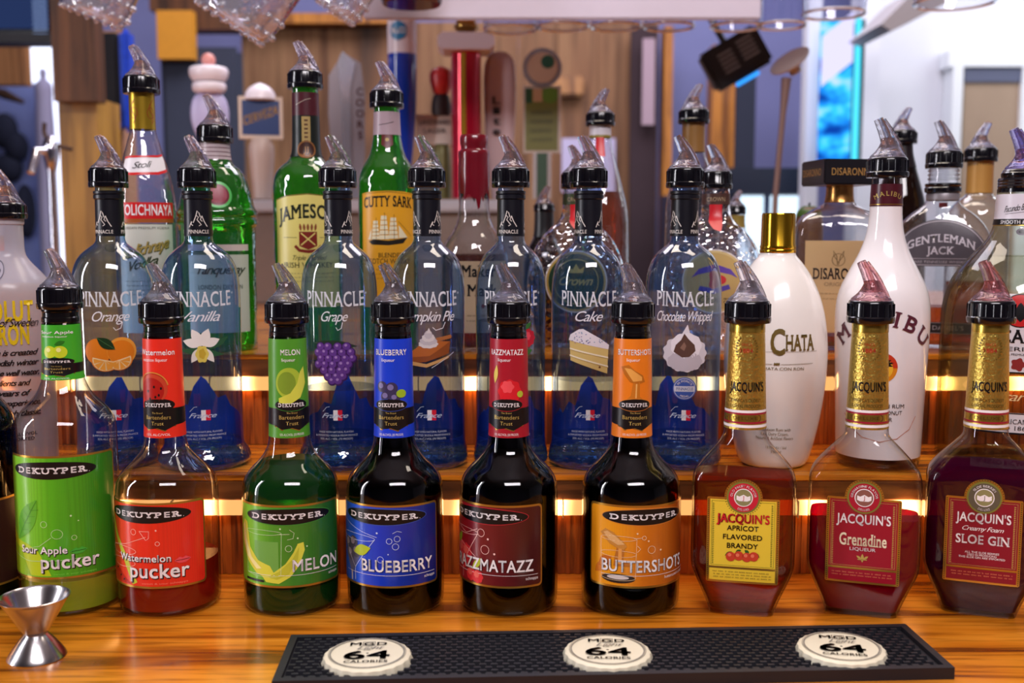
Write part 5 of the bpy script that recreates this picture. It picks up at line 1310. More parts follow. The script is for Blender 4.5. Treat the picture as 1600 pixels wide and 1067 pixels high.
rear(1082, 300, 1.42, 'rum_bottle', 'clear bottle with tan neck capsule behind the chocolate vodka, pourer bent right', [(36, 533), (41, 530), (42, 500), (42, 330), (38, 300), (28, 265), (19, 245), (17, 235), (17, 192)], CLEARW, .0198,
     [('neck_capsule', 192, 238, ink('#8a6434'), -.2, .2), ('capsule_band', 226, 230, ink('#a02c1c'), -.2, .2)])
rear(1407, 300, 1.48, 'dark_whiskey_bottle', 'dark bottle with black neck behind the coconut rum, pourer bent right', [(34, 528), (38, 525), (40, 500), (40, 350), (38, 320), (30, 290), (22, 262), (16, 240), (15, 224)], thin('dark_brown_glass', (.12, .07, .05), (.02, .01, .01)), .0190,
     [('neck_capsule', 224, 262, ink('#1c1216'), -.2, .2)])
rear(1530, 300, 1.42, 'cognac_bottle', 'clear bottle with gold brown neck capsule beside the large white rum, pourer bent right', [(40, 533), (45, 530), (46, 500), (46, 345), (42, 325), (30, 312), (20, 306), (19, 300), (19, 252)], CLEARW, .0205,
     [('neck_capsule', 252, 302, pm('tan_gold_capsule', '#b88a44', .45, .2), -.2, .2), ('capsule_ring', 255, 259, BLACK, -.2, .2)], AMBER, 440)
rear(850, 350, 1.58, 'black_bottle', 'small glossy black bottle between the raspberry and cake vodkas, out of focus behind', [(28, 524), (33, 521), (34, 500), (34, 420), (30, 395), (20, 378), (15, 366), (14.5, 330)], thin('black_glass', (.03, .03, .04), (.01, .01, .01), gl=2), .0150,
     [('neck_capsule', 331, 370, ink('#141418'), -.2, .2)], big=1.0, h=.012)
rear(1150, 350, 1.58, 'gold_neck_bottle', 'small bottle with a black collar and gold neck half hidden behind the beige labelled decanter', [(24, 524), (28, 521), (29, 500), (29, 400), (26, 380), (16, 362), (13, 350), (13, 334)], CLEARW, .0135,
     [('neck_capsule', 336, 356, ink('#8a7a3a'), -.2, .2)], big=.95, h=.013)

# ------------------------------------------------------------------ jigger and bar mat in front of the bottles
STEEL = pm('brushed_steel', '#c8c4c4', .22, 1.0, noise=.08)
jx, _, _ = pix(58, 1028, .842)
root = empty('jigger', (jx, .842, 0), 0, 'small stainless steel double cone jigger at the lower left of the counter', 'jigger')
bm = bmesh.new()
lathe(bm, chaikin([(.0225, .0), (.0232, .001), (.0200, .006), (.0130, .0155), (.0095, .0192), (.0088, .0200)], 1)+chaikin([(.0088, .0202), (.0100, .0212), (.0150, .0300), (.0222, .0420), (.0268, .0498)], 1)+[(.0275, .0502), (.0276, .0508), (.0268, .0512)]+chaikin([(.0260, .0505), (.0216, .0425), (.0145, .0310), (.0085, .0230), (.003, .0218)], 1), 64, True, True)
from_bm('jigger_cup', bm, STEEL, root)
RUB = pm('black_rubber', '#14141c', .5, noise=.15, nscale=120)
ang = math.radians(2.75)
mroot = empty('bar_mat', (.079, .831, 0), ang, 'black rubber bar mat with three cream bottle cap badges along the front', 'bar mat')
L2, W2, TH = .262, .0465, .0095
bm = bmesh.new()
bbox(bm, -L2, L2, -W2, W2, 0, TH*.6)
for a in ((-L2, L2, W2-.006, W2), (-L2, L2, -W2, -W2+.006), (-L2, -L2+.006, -W2+.006, W2-.006), (L2-.006, L2, -W2+.006, W2-.006)): bbox(bm, a[0], a[1], a[2], a[3], TH*.6, TH, 0)
row = 0; y = -W2+.0085
caps = [(-.194, -.005), (-.003, -.007), (.186, -.009)]
def nearcap(x, y): return any(math.hypot(x-a, y-b) < .0345 for a, b in caps)
vs, fs = [], []
while y < W2-.0085:
    x = -L2+.0105+(row % 2)*.0045
    while x < L2-.010:
        if not nearcap(x, y):
            k = len(vs); a, b, z0, z1 = .0033, .0019, TH*.6, TH*.95
            vs += [(x-a, y-b, z0), (x+a, y-b, z0), (x+a, y+b, z0), (x-a, y+b, z0), (x-a*.8, y-b*.7, z1), (x+a*.8, y-b*.7, z1), (x+a*.8, y+b*.7, z1), (x-a*.8, y+b*.7, z1)]
            fs += [tuple(k+i for i in f) for f in ((4, 5, 6, 7), (0, 1, 5, 4), (1, 2, 6, 5), (2, 3, 7, 6), (3, 0, 4, 7))]
        x += .009
    y += .0058; row += 1
me = bpy.data.meshes.new('n'); me.from_pydata(vs, [], fs); bm.from_mesh(me); bpy.data.meshes.remove(me)
from_bm('mat_base', bm, RUB, mroot, False)
CRM = pm('cream_badge', '#e6dec4', .45, noise=.05)
for i, (x, y) in enumerate(caps):
    bm = bmesh.new(); n = 84; prev = None
    for rr, z, am in ((.0350, TH*.6, .0010), (.0352, TH*.8, .0012), (.0340, TH+.0022, .0004), (.0318, TH+.0034, 0), (.0300, TH+.0036, 0), (.001, TH+.0036, 0)):
        ring = [bm.verts.new(((rr+am*math.cos(21*2*PI*k/n))*math.cos(2*PI*k/n), (rr+am*math.cos(21*2*PI*k/n))*math.sin(2*PI*k/n), z)) for k in range(n)]
        if prev:
            for k in range(n): bm.faces.new((prev[k], prev[(k+1) % n], ring[(k+1) % n], ring[k]))
        prev = ring
    b_ = from_bm('bottle_cap_badge', bm, CRM, mroot); b_.location = (x, y, 0)
    b_.rotation_euler.z = -ang+math.radians((3, -2, -8)[i])
    D = Decal(lambda u, v, off: (u, v, TH+.0037+off), .05); GR = ink('#8a867c'); BK = ink('#2a201c')
    D.stroke(circ(0, 0, .0292, n=60), .0012, GR, 1, True); D.stroke(circ(0, 0, .0305, n=60), .0004, GR, 1, True)
    D.text('M', -.0105, .0145, .0058, BK, w=.0090, style='bold'); D.text('G', 0, .0145, .0058, BK, w=.0080, style='bold'); D.text('D', .0105, .0145, .0058, BK, w=.0080, style='bold')
    D.stroke(rect(-.0048, .0136, .0048, .0212), .0007, BK, 3, True)
    D.text('Light', .002, .0065, .0058, GR, w=.022, style='script')
    D.text('64', 0, -.0125, .0150, BK, w=.036, style='bold'); D.text('CALORIES', 0, -.0200, .0042, BK, w=.034, style='bold')
    D.build('badge_print', b_)

# ------------------------------------------------------------------ room behind the bar
def P(px, py, d):
    x, z, _ = pix(px, py, d); return x, z
def slab(name, px0, px1, py0, py1, d, th, mat, label=None, cat=None, bev=0, kind=None, parent=None, rot=0, group=None):
    x0, x1 = P(px0, 200, d)[0], P(px1, 200, d)[0]; z1, z0 = P(px0, py0, d)[1], P(px1, py1, d)[1]
    o = box(name, x0, x1, d, d+th, z0, z1, mat, parent, bev, rot)
    tag(o, label, cat, group, kind); return o
WALLB = pm('lavender_wall', '#7b7fae', .8, noise=.12, nscale=4)
WALLW = pm('white_wall', '#e4e6ee', .8, noise=.05, nscale=3)
BARN = wood('barn_boards', '#a07852', '#80583a', '#33241e', 'Z', .7, 0, .16, .1)
HONEY = wood('honey_post', '#d08a34', '#b87426', '#7a4614', 'Z', .5, .1, .5)
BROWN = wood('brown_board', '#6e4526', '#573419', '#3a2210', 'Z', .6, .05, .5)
TAN = wood('tan_board', '#b88450', '#a87444', '#7a5030', 'Z', .6, .05, .4)
box('floor', -5, 5, -3.3, 4.8, -1.12, -1.06, pm('dark_floor', '#3a2c26', .6, noise=.3, nscale=5))['kind'] = 'structure'
box('wall_back', -5, 5, 4.7, 4.8, -1.06, 2.4, WALLB)['kind'] = 'structure'
x0 = P(1342, 200, 4.2)[0]
box('wall_doorway', x0, 5, 4.2, 4.3, -1.06, 2.4, WALLW)['kind'] = 'structure'
box('wall_left', -5.1, -5, -3.3, 4.8, -1.06, 2.4, WALLB)['kind'] = 'structure'
box('wall_right', 5, 5.1, -3.3, 4.8, -1.06, 2.4, WALLW)['kind'] = 'structure'
box('wall_front', -5, 5, -3.4, -3.3, -1.06, 2.4, pm('dim_grey_wall', '#8a8496', .8, noise=.2, nscale=3))['kind'] = 'structure'
box('ceiling', -5, 5, -3.3, 4.8, 2.4, 2.5, pm('ceiling_paint', '#c8c4cc', .9))['kind'] = 'structure'
# barn board panel: separate upright boards of one cladding
bm = bmesh.new(); px = 376
while px < 1034:
    x0, z1 = P(px, 34, 4.5); x1 = P(min(px+62, 1030), 34, 4.5)[0]; z0 = -1.06; bbox(bm, x0, x1-.0015, 4.5+random.random()*.02, 4.56, z0, z1); px += 62
tag(from_bm('barn_board_cladding', bm, BARN, None, False), 'weathered brown barn board cladding across the back wall behind the beer taps', 'wall cladding')
slab('trim_1', 376, 640, 20, 36, 4.42, .08, HONEY, kind='structure')
slab('wooden_post', 1037, 1050, 40, 620, 4.36, .12, HONEY, 'thin orange wooden post at the right end of the barn boards', 'post')
slab('wooden_post', 1112, 1150, 70, 620, 4.3, .12, HONEY, 'wide orange wooden post with knots behind the tilted black device', 'post')
slab('curtain', 985, 1026, 40, 620, 4.42, .03, pm('dark_plum_cloth', '#3a2a30', .9, noise=.3, nscale=12), 'dark plum curtain beside the thin orange post', 'curtain')
slab('white_strap', 1003, 1022, 60, 195, 4.36, .02, pm('dusty_pink', '#a8909c', .8), 'pale pink strap hanging in front of the dark curtain', 'strap')
slab('white_notice', 878, 962, 216, 300, 4.485, .012, pm('notice_paper', '#c4bcdc', .8), 'blank pale lavender notice behind the amber filled bottle', 'notice')
slab('driftwood', 850, 912, 118, 150, 4.44, .0605, TAN, 'light tan driftwood piece on the barn boards right of the round tap handle', 'driftwood', bev=.01)
# left side
slab('wooden_post', 92, 152, 152, 640, 2.7, .16, wood('yellow_oak_post', '#b88c3e', '#b08436', '#946a2a', 'Z', .5, .1, .25), 'wide yellow oak post behind the orange vodka bottle', 'post')
slab('post_shade_board', 86, 153, -80, 158, 2.64, .06, BROWN, 'dark brown board standing in for shade on the top of the wide left post', 'board')  # added board, its dark colour stands in for shade on the upper post
slab('narrow_post', 162, 192, 48, 640, 2.95, .1, pm('pink_tan_wood', '#b88a6c', .7, noise=.2), 'narrow pinkish tan post beside the wide oak post', 'post')
m, N, L, em = lamp_mat('daylight_pane', '#dfe6ff', 2.2)
x0, z1 = P(44, 70, 4.3); x1, z0 = P(112, 470, 4.3)
wroot = empty('window_1', (0, 0, 0)); wroot['kind'] = 'structure'
box('window_pane', x0, x1, 4.32, 4.34, z0, z1, m, wroot)
fr_ = bmesh.new()
bbox(fr_, x0-.04, x0, 4.28, 4.36, z0, z1+.03); bbox(fr_, x1, x1+.04, 4.28, 4.36, z0, z1+.03); bbox(fr_, x0, x1, 4.28, 4.36, z1, z1+.03)
from_bm('window_frame', fr_, pm('green_white_frame', '#a8b8b8', .5), wroot, False)
# figure shaped statue in front of the pane
bm = bmesh.new(); cx, cz = P(58, 112, 4.1); g = 4.1/F*.72
lathe(bm, chaikin([(22*g, -1.06), (20*g, cz-120*g), (17*g, cz-60*g), (19*g, cz-30*g), (15*g, cz-18*g), (6*g, cz-12*g), (7*g, cz-4*g), (8*g, cz+4*g), (5*g, cz+10*g), (1*g, cz+12*g)], 1), 24, ox=cx, oy=4.15)
tag(from_bm('grey_statue', bm, pm('lilac_grey', '#b4b0d0', .8)), 'small lilac grey statue like figure in front of the bright left window', 'statue')
slab('television', -60, 84, -120, 52, 3.0, .06, pm('tv_case', '#17151c', .35), 'black framed television at the top left corner', 'television', bev=.01)
tv = bpy.data.objects['television']
x0, z1 = P(-40, -110, 2.99); x1, z0 = P(74, 44, 2.99)
m, N, L, em = lamp_mat('tv_glow', '#27365f', .9)
s_ = box('screen', x0, x1, 2.985, 2.999, z0, z1, m, tv)
x0, z1 = P(55, 4, 2.98); 
D = Decal(plane_surf(2.983), 1); xa, za = P(50, 4, 2.983)
for k in range(8): D.poly(rect(xa, za-k*.012, xa+.04, za-k*.012+.004), lamp_mat('tv_text', '#8aa0d0', .9)[0] if k == 0 else D.mats[0], 1)
D.build('screen_lines', tv)
slab('tan_panel', -60, 42, 60, 132, 3.4, .05, TAN, 'tan wooden panel under the television', 'panel')
slab('shelf_rail', -60, 92, 52, 66, 2.95, .08, pm('black_rail', '#14121a', .5), 'black rail directly below the television', 'rail')
slab('pale_blue_panel', -60, 66, 130, 640, 4.25, .04, pm('cornflower_panel', '#8a9ad8', .7, noise=.1), 'pale blue panel at the far left edge behind the citron bottle', 'panel')
bm = bmesh.new()
for a in ((8, 205, 28, 40), (26, 230, 26, 34), (14, 262, 30, 32), (40, 330, 22, 60)):
    x, z = P(a[0], a[1], 4.2); r_ = bmesh.ops.create_icosphere(bm, subdivisions=3, radius=1)
    for v in r_['verts']: v.co = (x+v.co.x*a[2]*4.2/F*.7, 4.2+v.co.y*.04, z+v.co.z*a[3]*4.2/F*.7)
tag(from_bm('dark_coat', bm, pm('navy_cloth', '#1a2036', .9)), 'dark navy coat hanging on the pale blue panel at the left', 'coat')
bm = bmesh.new(); x, z = P(10, 148, 4.2); tube(bm, [(x-.06, 4.19, z+.02), (x, 4.18, z), (x+.07, 4.19, z-.03)], [.012, .02, .008])
tag(from_bm('wall_hook', bm, pm('dark_bronze', '#4a3428', .5, .5)), 'dark bronze hook above the navy coat', 'hook')
# chrome tap with curved handle between the panel and post
root = empty('chrome_beer_faucet', (*[P(82, 300, 2.3)[0]], 2.3, .20), 0, 'blurred chrome faucet with a curved bronze lever left of the oak post', 'faucet')
bm = bmesh.new(); g = 2.3/F; zc = P(82, 235, 2.3)[1]-.20
lathe(bm, [(.022, 0), (.022, .004), (.009, .012), (.009, zc-.05), (.013, zc-.03), (.018, zc), (.014, zc+.02), (.007, zc+.03)], 28)
tube(bm, [(0, -.0, zc), (-.018, -.03, zc-.004), (-.022, -.05, zc-.05)], [.012, .010, .008], 14)
from_bm('faucet_body', bm, pm('chrome', '#dcdce6', .12, 1), root)
bm = bmesh.new(); tube(bm, chaikin([(-.010, 0, zc+.058), (-.013, 0, zc+.038), (-.004, 0, zc+.018), (.012, 0, zc+.010), (.045, 0, zc+.002)], 2), .0045, 10)
from_bm('faucet_lever', bm, pm('dark_bronze', '#4a3428', .5, .5), root)
# blue and black hanging bag
root = empty('hanging_bag', (P(184, 200, 2.9)[0], 2.8897, P(184, 206, 2.9)[1]), 0, 'black and royal blue bag hanging beside the wide left post', 'bag')
h_ = P(0, 45, 2.9)[1]-P(0, 206, 2.9)[1]
bm = bmesh.new(); bbox(bm, -.040, .012, 0, .06, .03, h_-.01, 0, 0, .01); from_bm('bag_body', bm, pm('black_cloth', '#0e0e18', .8), root)
bm = bmesh.new(); bbox(bm, .0125, .040, -.005, .055, 0, h_, 0, 0, .012); bbox(bm, -.02, .012, -.004, .04, 0, .028, 0, 0, .008)
from_bm('blue_panel', bm, pm('royal_blue_cloth', '#1a48c8', .6, noise=.5, nscale=70), root)
# wall pieces above left
slab('hanging_cloth', 252, 378, 72, 520, 3.9, .06, pm('slate_cloth', '#3c4254', .95, noise=.25, nscale=9), 'large dark slate cloth hanging behind the tap handle of stacked white discs', 'cloth', bev=.02)
slab('honey_board', 250, 305, 16, 92, 3.845, .05, pm('yellow_honey_wood', '#e09a2c', .6, noise=.15), 'short honey coloured board at the top left of the dark slate cloth', 'board')  # yellow orange is the wood's own colour
slab('ceiling_beam', 286, 372, -60, 46, 3.9, .1, BROWN, 'brown beam end above the dark slate cloth', 'beam')
slab('ceiling_beam', 240, 286, -60, 16, 3.9, .1, BROWN, 'brown beam end left of the honey board', 'beam')
# right side
slab('trim_2', 1258, 1280, -80, 620, 3.6, .06, WALLW, kind='structure')
m, N, L, em = lamp_mat('lit_blue_panel', '#ffffff', 1.25)
tc = N.new('ShaderNodeTexCoord'); mp = N.new('ShaderNodeMapping'); mp.inputs['Scale'].default_value = (5, 5, 7); L.new(tc.outputs['Object'], mp.inputs[0])
no = N.new('ShaderNodeTexNoise'); no.inputs['Scale'].default_value = 1.9; no.inputs['Detail'].default_value = 2; L.new(mp.outputs[0], no.inputs['Vector'])
cr = N.new('ShaderNodeValToRGB'); L.new(no.outputs['Fac'], cr.inputs[0]); e = cr.color_ramp.elements
e[0].position = .36; e[0].color = col('#0a3c9c'); e[1].position = .68; e[1].color = col('#c8d4ff')
x = e.new(.46); x.color = col('#1c86e8'); x = e.new(.55); x.color = col('#3ac8f4'); L.new(cr.outputs[0], em.inputs[0])
root = empty('lit_display_panel', (P(1305, 250, 3.5)[0], 3.5, P(1305, 256, 3.5)[1]), 0, 'glowing blue and white lit display panel with cyan edge, behind the square capped bottle', 'display panel')
hh = P(0, 30, 3.5)[1]-P(0, 256, 3.5)[1]; g = 3.5/F
box('glowing_face', -26*g, 22*g, 0, .02, 0, hh, m, root)
bm = bmesh.new(); tube(bm, [(28*g, -.01, 0), (28*g, -.01, hh)], .010, 10); from_bm('cyan_edge_light', bm, lamp_mat('cyan_glow', '#4fd8f4', 1.3)[0], root)
box('panel_side', 34*g, 40*g, 0, .08, 0, hh, pm('teal_side', '#28505a', .5), root)
bm = bmesh.new(); xa = -26*g
for zc_, w_ in ((hh*.86, .05), (hh*.70, .10), (hh*.60, .06)):
    a = [bm.verts.new(p) for p in ((-26*g, -.002, zc_-.03), (22*g, -.002, zc_+.05), (22*g, -.002, zc_+.05+w_*.8), (-26*g, -.002, zc_-.03+w_*.8))]; bm.faces.new(a)
from_bm('pale_stripes', bm, lamp_mat('pale_glow', '#d8d4ff', 1.2)[0], root, False)
# doorway in the white wall with a wooden door leaf
slab('door_1', 1504, 1592, 128, 640, 4.12, .05, pm('tan_door_leaf', '#a58e78', .7, noise=.2, nscale=8), kind='structure')
slab('trim_3', 1504, 1592, 106, 128, 4.11, .06, pm('slate_header', '#5a6078', .7), kind='structure')
slab('trim_4', 1486, 1502, 104, 640, 4.10, .09, pm('white_casing', '#eef2f6', .6), kind='structure')
slab('trim_5', 1478, 1620, 78, 104, 4.10, .09, MC['white_casing'], kind='structure')
slab('trim_6', 1594, 1640, 104, 640, 4.10, .09, MC['white_casing'], kind='structure')
slab('trim_7', 1340, 1372, -80, 640, 3.9, .12, WALLW, kind='structure')
bm = bmesh.new(); pts = [P(a, b, 3.2) for a, b in ((1376, 38), (1392, 48), (1480, 4), (1520, -20), (1440, -24))]; prism(bm, pts, 3.2, 3.5)
tag(from_bm('ceiling_duct', bm, pm('grey_duct', '#a8a2a4', .6)), 'grey sloping duct under the ceiling at the upper right', 'duct')
# bright low windows and dark ledge behind the gold cap
for a, b, lb in ((1160, 1196, 'bright low pane left of the gold capped cream bottle'), (1208, 1262, 'bright low pane right above the gold cap')):
    o = slab('lit_low_pane', a, b, 306, 420, 3.98, .015, lamp_mat('low_daylight', '#d4ecff', 1.5)[0], lb, 'window pane')
slab('dark_ledge', 1080, 1262, 262, 304, 3.9, .09, pm('blue_black_ledge', '#1a2234', .4), 'blue black ledge above the bright low panes', 'ledge')
slab('dark_cabinet', 1048, 1262, 304, 640, 4.0, .25, pm('blue_grey_cabinet', '#343a58', .5), 'blue grey cabinet beneath the dark ledge', 'cabinet')
slab('navy_banner', 1150, 1180, 108, 261.9, 3.93, .03, pm('navy_banner', '#1c2236', .8), 'narrow navy banner beside the wide orange post', 'banner')

# ------------------------------------------------------------------ back counter with the beer taps
zt = .20
o = box('rear_counter', -1.7, 1.7, 1.75, 2.6, zt-.05, zt, OAK, bev=.004); tag(o, 'honey oak rear counter that carries the beer tap tower', 'counter')
TD = 2.12
root = empty('tap_tower', (P(590, 400, TD)[0], TD, zt), 0, 'wide grey steel tap tower box behind the green bottles', 'tap tower')
ht = P(0, 312, TD)[1]-zt; x0 = P(388, 400, TD)[0]-root.location.x; x1 = P(800, 400, TD)[0]-root.location.x
box('tower_box', x0, x1, .02, .14, 0, ht-.024, pm('warm_steel_panel', '#94847c', .35, .6, noise=.1), root, .004)
box('tower_lid', x0-.006, x1+.006, 0, .16, ht-.0238, ht, pm('pale_steel', '#c8c4cc', .3, .4), root, .004)
TZ = zt+ht
def handle(px, name, label, parts, d=TD+.07, base=312):
    x, _ = P(px, 250, d)
    root = empty(name, (x, d, TZ+.0005), -math.atan2(x, d), label, 'beer tap', 'beer taps')
    g = d/F
    _, zb = P(px, base, d)
    zp = lambda y: P(px, y, d)[1]-TZ
    for p in parts:
        nm, kind, mat = p[0], p[1], p[2]; a = p[3]
        bm = bmesh.new()
        if kind == 'lathe': lathe(bm, chaikin([(max(r_*g, .0005), max(zp(y), 0)) for r_, y in a], 1), 28)
        elif kind == 'flat': lathe(bm, chaikin([(max(r_*g, .0005), max(r_*g*.4, .0005), 2.6, max(zp(y), 0)) for r_, y in a], 1), 28)
        elif kind == 'board':
            pts = [(x_*g, max(zp(y), 0)) for x_, y in a]; prism(bm, pts, -p[4]*g, p[4]*g)
        elif kind == 'disc':
            cx, cyy, r_, t_ = a; b2 = bmesh.ops.create_cone(bm, segments=40, radius1=r_*g, radius2=r_*g*.92, depth=t_*g, cap_ends=True)
            for v in b2['verts']: v.co = (v.co.x+cx*g, v.co.z, v.co.y+zp(cyy))
        from_bm(nm, bm, mat, root, kind != 'board')
    return root, g, zp
WP = pm('white_gloss', '#e8e0ea', .25); PK = pm('salmon_gloss', '#d8906c', .35)
handle(330, 'beer_tap', 'white and salmon tap handle with stacked discs and a ball on top', [
    ('stem', 'lathe', PK, [(6, 310), (6, 230), (5, 160), (5, 100)]), ('ball', 'lathe', pm('coral', '#d89088', .3), [(2, 104), (10, 100), (11, 93), (8, 86), (1, 83)]),
    ('upper_disc', 'lathe', WP, [(24, 128), (29, 120), (30, 110), (26, 105), (4, 103)]), ('lower_disc', 'lathe', WP, [(20, 146), (25, 142), (26, 133), (22, 129), (4, 128)]),
    ('oval_body', 'flat', pm('pale_lilac', '#b8b4dc', .35), [(6, 232), (18, 220), (28, 195), (29, 172), (24, 152), (14, 146)])])
r, g, zp = handle(409, 'beer_tap', 'tap handle with a navy sign, gold diagonal lettering and white domed top', [
    ('stem', 'lathe', pm('frosted_tan', '#b8a49c', .4), [(14, 311), (15, 300), (18, 260), (20, 235), (17, 222), (12, 216)]),
    ('sign_frame', 'board', pm('tan_frame', '#c8b4a4', .4), [(-33, 218), (33, 218), (33, 152), (-33, 152)], 7),
    ('dome', 'lathe', WP, [(24, 156), (22, 144), (12, 134), (1, 130)])])
D = Decal(plane_surf(-7*g)); D.poly(rect(-28*g, zp(212), 28*g, zp(158)), ink('#1c3468'), 1); D.text('CERVEZA', 0, zp(188), 13*g, ink('#c8962c'), w=52*g, style='bold', slope=.012); D.build('sign_face', r)
r, g, zp = handle(543, 'beer_tap', 'tall grey blade tap handle with a sharp slanted tip', [
    ('blade', 'board', pm('grey_blade', '#8c848c', .35, .3), [(-20, 310), (20, 310), (27, 240), (28, 150), (22, 100), (-4, 84), (-26, 120), (-28, 180), (-24, 240)], 8),
    ('silver_facet', 'board', pm('silver_facet', '#dcdce6', .15, .8), [(-6, 310), (4, 310), (6, 140), (14, 100), (-5, 82), (-12, 96), (-8, 160)], 11)])
D = Decal(plane_surf(-8*g))
for i, ch in enumerate('COORS'): D.text(ch, 20*g, zp(150+i*17), 11*g, ink('#5a2c2c'), layer=2, style='bold')
D.build('lettering', r)
r, g, zp = handle(630, 'beer_tap', 'tall blue tap handle with a white top and round blue badge', [
    ('blue_body', 'lathe', pm('royal_blue_gloss', '#143ab4', .15, coat=.5), [(7, 311), (9, 300), (14, 250), (20, 190), (22, 140), (22, 86)]),
    ('white_top', 'lathe', WP, [(22, 85.9), (22, 60), (22, 36), (21, 28), (2, 27)])])
D = Decal(lambda u, v, off: (22*g*math.sin(u/(22*g)), -22*g*math.cos(u/(22*g))-off*3, v), .004); D.poly(circ(-6*g, zp(52), 14*g), ink('#2c7cb0'), 1); D.text('BUD', -6*g, zp(56), 8*g, WHITE, layer=3, style='bold'); D.build('badge', r)
r, g, zp = handle(690, 'beer_tap', 'tap handle with a red cluster top and white lettered sign', [
    ('stem', 'lathe', pm('gold_green', '#6a6438', .4, .3, noise=.5, nscale=90), [(14, 311), (15, 270), (13, 232), (10, 226)]),
    ('sign', 'board', pm('ivory_sign', '#d8c8bc', .5), [(-38, 226), (18, 226), (18, 180), (-38, 180)], 6),
    ('dark_middle', 'lathe', pm('dark_brown_part', '#2c1a1a', .6), [(14, 182), (16, 168), (13, 152), (10, 148)]),
    ('red_cluster', 'lathe', pm('strawberry_red', '#c82c2c', .35, noise=.5, nscale=120), [(8, 152), (14, 142), (18, 126), (17, 112), (8, 106), (1, 104)])], d=TD+.10)
D = Decal(plane_surf(-6*g)); D.text('LANDSHARK', -10*g, zp(196), 8*g, ink('#4a3a3a'), w=48*g, style='bold'); D.text('LAGER', -10*g, zp(209), 7*g, ink('#4a3a3a'), w=34*g, style='bold'); D.build('sign_text', r)
r, g, zp = handle(729, 'beer_tower_tube', 'glossy red tube with a gold stripe and white octagonal plate under the glass rack', [
    ('red_tube', 'lathe', pm('metallic_red', '#c01030', .12, .5, coat=.6), [(23, 311), (23, 300), (23, 90), (23, 84), (22, 83)]),
    ('white_plate', 'board', pm('lilac_white_plate', '#dccfd8', .35), [(-34, 83), (34, 83), (43, 76), (43, 64), (36, 57), (-36, 57), (-43, 64), (-43, 76)], 36),
    ('gold_knob', 'lathe', pm('brass', '#b08a4a', .2, .9), [(14, 56.5), (12, 50), (18, 46), (19, 41), (14, 37), (16, 33), (15, 29), (4, 27)])], d=TD+.04)
D = Decal(lambda u, v, off: (23*g*math.sin(u/(23*g)), -23*g*math.cos(u/(23*g))-off*2, v), .004); D.poly(rect(-8*g, zp(300), -1*g, zp(86)), pm('gold_stripe', '#c8a02c', .2, .7), 1); D.build('gold_stripe', r)
r['category'] = 'beer tower'; del r['group']
r, g, zp = handle(781, 'beer_tap', 'wide rounded cream tap handle with black upright lettering', [
    ('paddle', 'flat', pm('cream_paddle', '#c8b0b4', .3), [(12, 311), (16, 280), (22, 220), (25, 160), (25, 110), (20, 90), (10, 82), (2, 81)])])
D = Decal(plane_surf(-11*g), .004)
for i, ch in enumerate('Lite'): D.text(ch, -5*g, zp(164+i*16), 11*g, ink('#1c1418'), w=12*g, layer=6, style='bold')
D.build('lettering', r)
r, g, zp = handle(847, 'beer_tap', 'tap handle with a silver ring badge over a green and tan label', [
    ('stem', 'board', pm('clear_edge', '#b0a8a8', .3), [(-14, 311), (14, 311), (14, 240), (-14, 240)], 5), ('green_stem', 'board', pm('dark_green_strip', '#2c4a34', .5), [(-8, 311), (8, 311), (8, 240), (-8, 240)], 7),
    ('label_board', 'board', pm('pale_board', '#b4a498', .4), [(-29, 240), (29, 240), (29, 135), (-29, 135)], 5),
    ('ring_badge', 'disc', pm('silver_ring', '#b8b4b4', .25, .7), (0, 107, 30, 10)), ('badge_face', 'disc', pm('tan_face', '#b89880', .5), (0, 107, 23, 13)), ('badge_leaf', 'disc', pm('deep_green', '#24503c', .5), (8, 98, 10, 14.5))], d=TD+.06)
D = Decal(plane_surf(-5*g)); D.poly(rect(-26*g, zp(236), 24*g, zp(139)), ink('#6a6a34'), 1); D.poly(rect(-26*g, zp(162), -16*g, zp(139)), ink('#2c4a30'), 2); D.poly(circ(12*g, zp(150), 12*g), ink('#5a7a2c'), 2); D.poly(rect(-14*g, zp(160), 0, zp(139)), ink('#b08a68'), 2)
squiggle(D, -18*g, 16*g, zp(180), .010, ink('#4a4a24'), 4, .018, 6); D.build('label_face', r)

# black device on a bracket, tilted
x, z = P(1148, 90, 2.6)
root = empty('card_reader', (x, 2.6, z), 0, 'tilted black boxy device with a bright blue light strip, under the hanging glasses', 'device'); g = 2.6/F
bm = bmesh.new(); bbox(bm, -48*g, 48*g, -.02, .03, -34*g, 30*g, 0, 0, .008); from_bm('case', bm, pm('device_black', '#141416', .4), root)
bm = bmesh.new(); bbox(bm, -22*g, 18*g, -.028, -.021, -41*g, -35*g, 0, 0, .002); from_bm('blue_light_strip', bm, lamp_mat('blue_strip', '#2c90f0', 1.6)[0], root)
D = Decal(plane_surf(-.0205), .1)
for i in range(5):
    D.poly(rect(-26*g, (12-i*7)*g, -2*g, (15-i*7)*g), ink('#7a7a7c'), 1); D.poly(rect(8*g, (16-i*7)*g, 34*g, (19-i*7)*g), ink('#7a7a7c'), 1)
D.build('printed_lines', root)
bm = bmesh.new(); tube(bm, [(0, .02, 25*g), (.0, .03, 220*g)], .008, 10); from_bm('bracket', bm, pm('device_black', '#141416', .4), root)
root.rotation_euler = (0, math.radians(-30), 0)
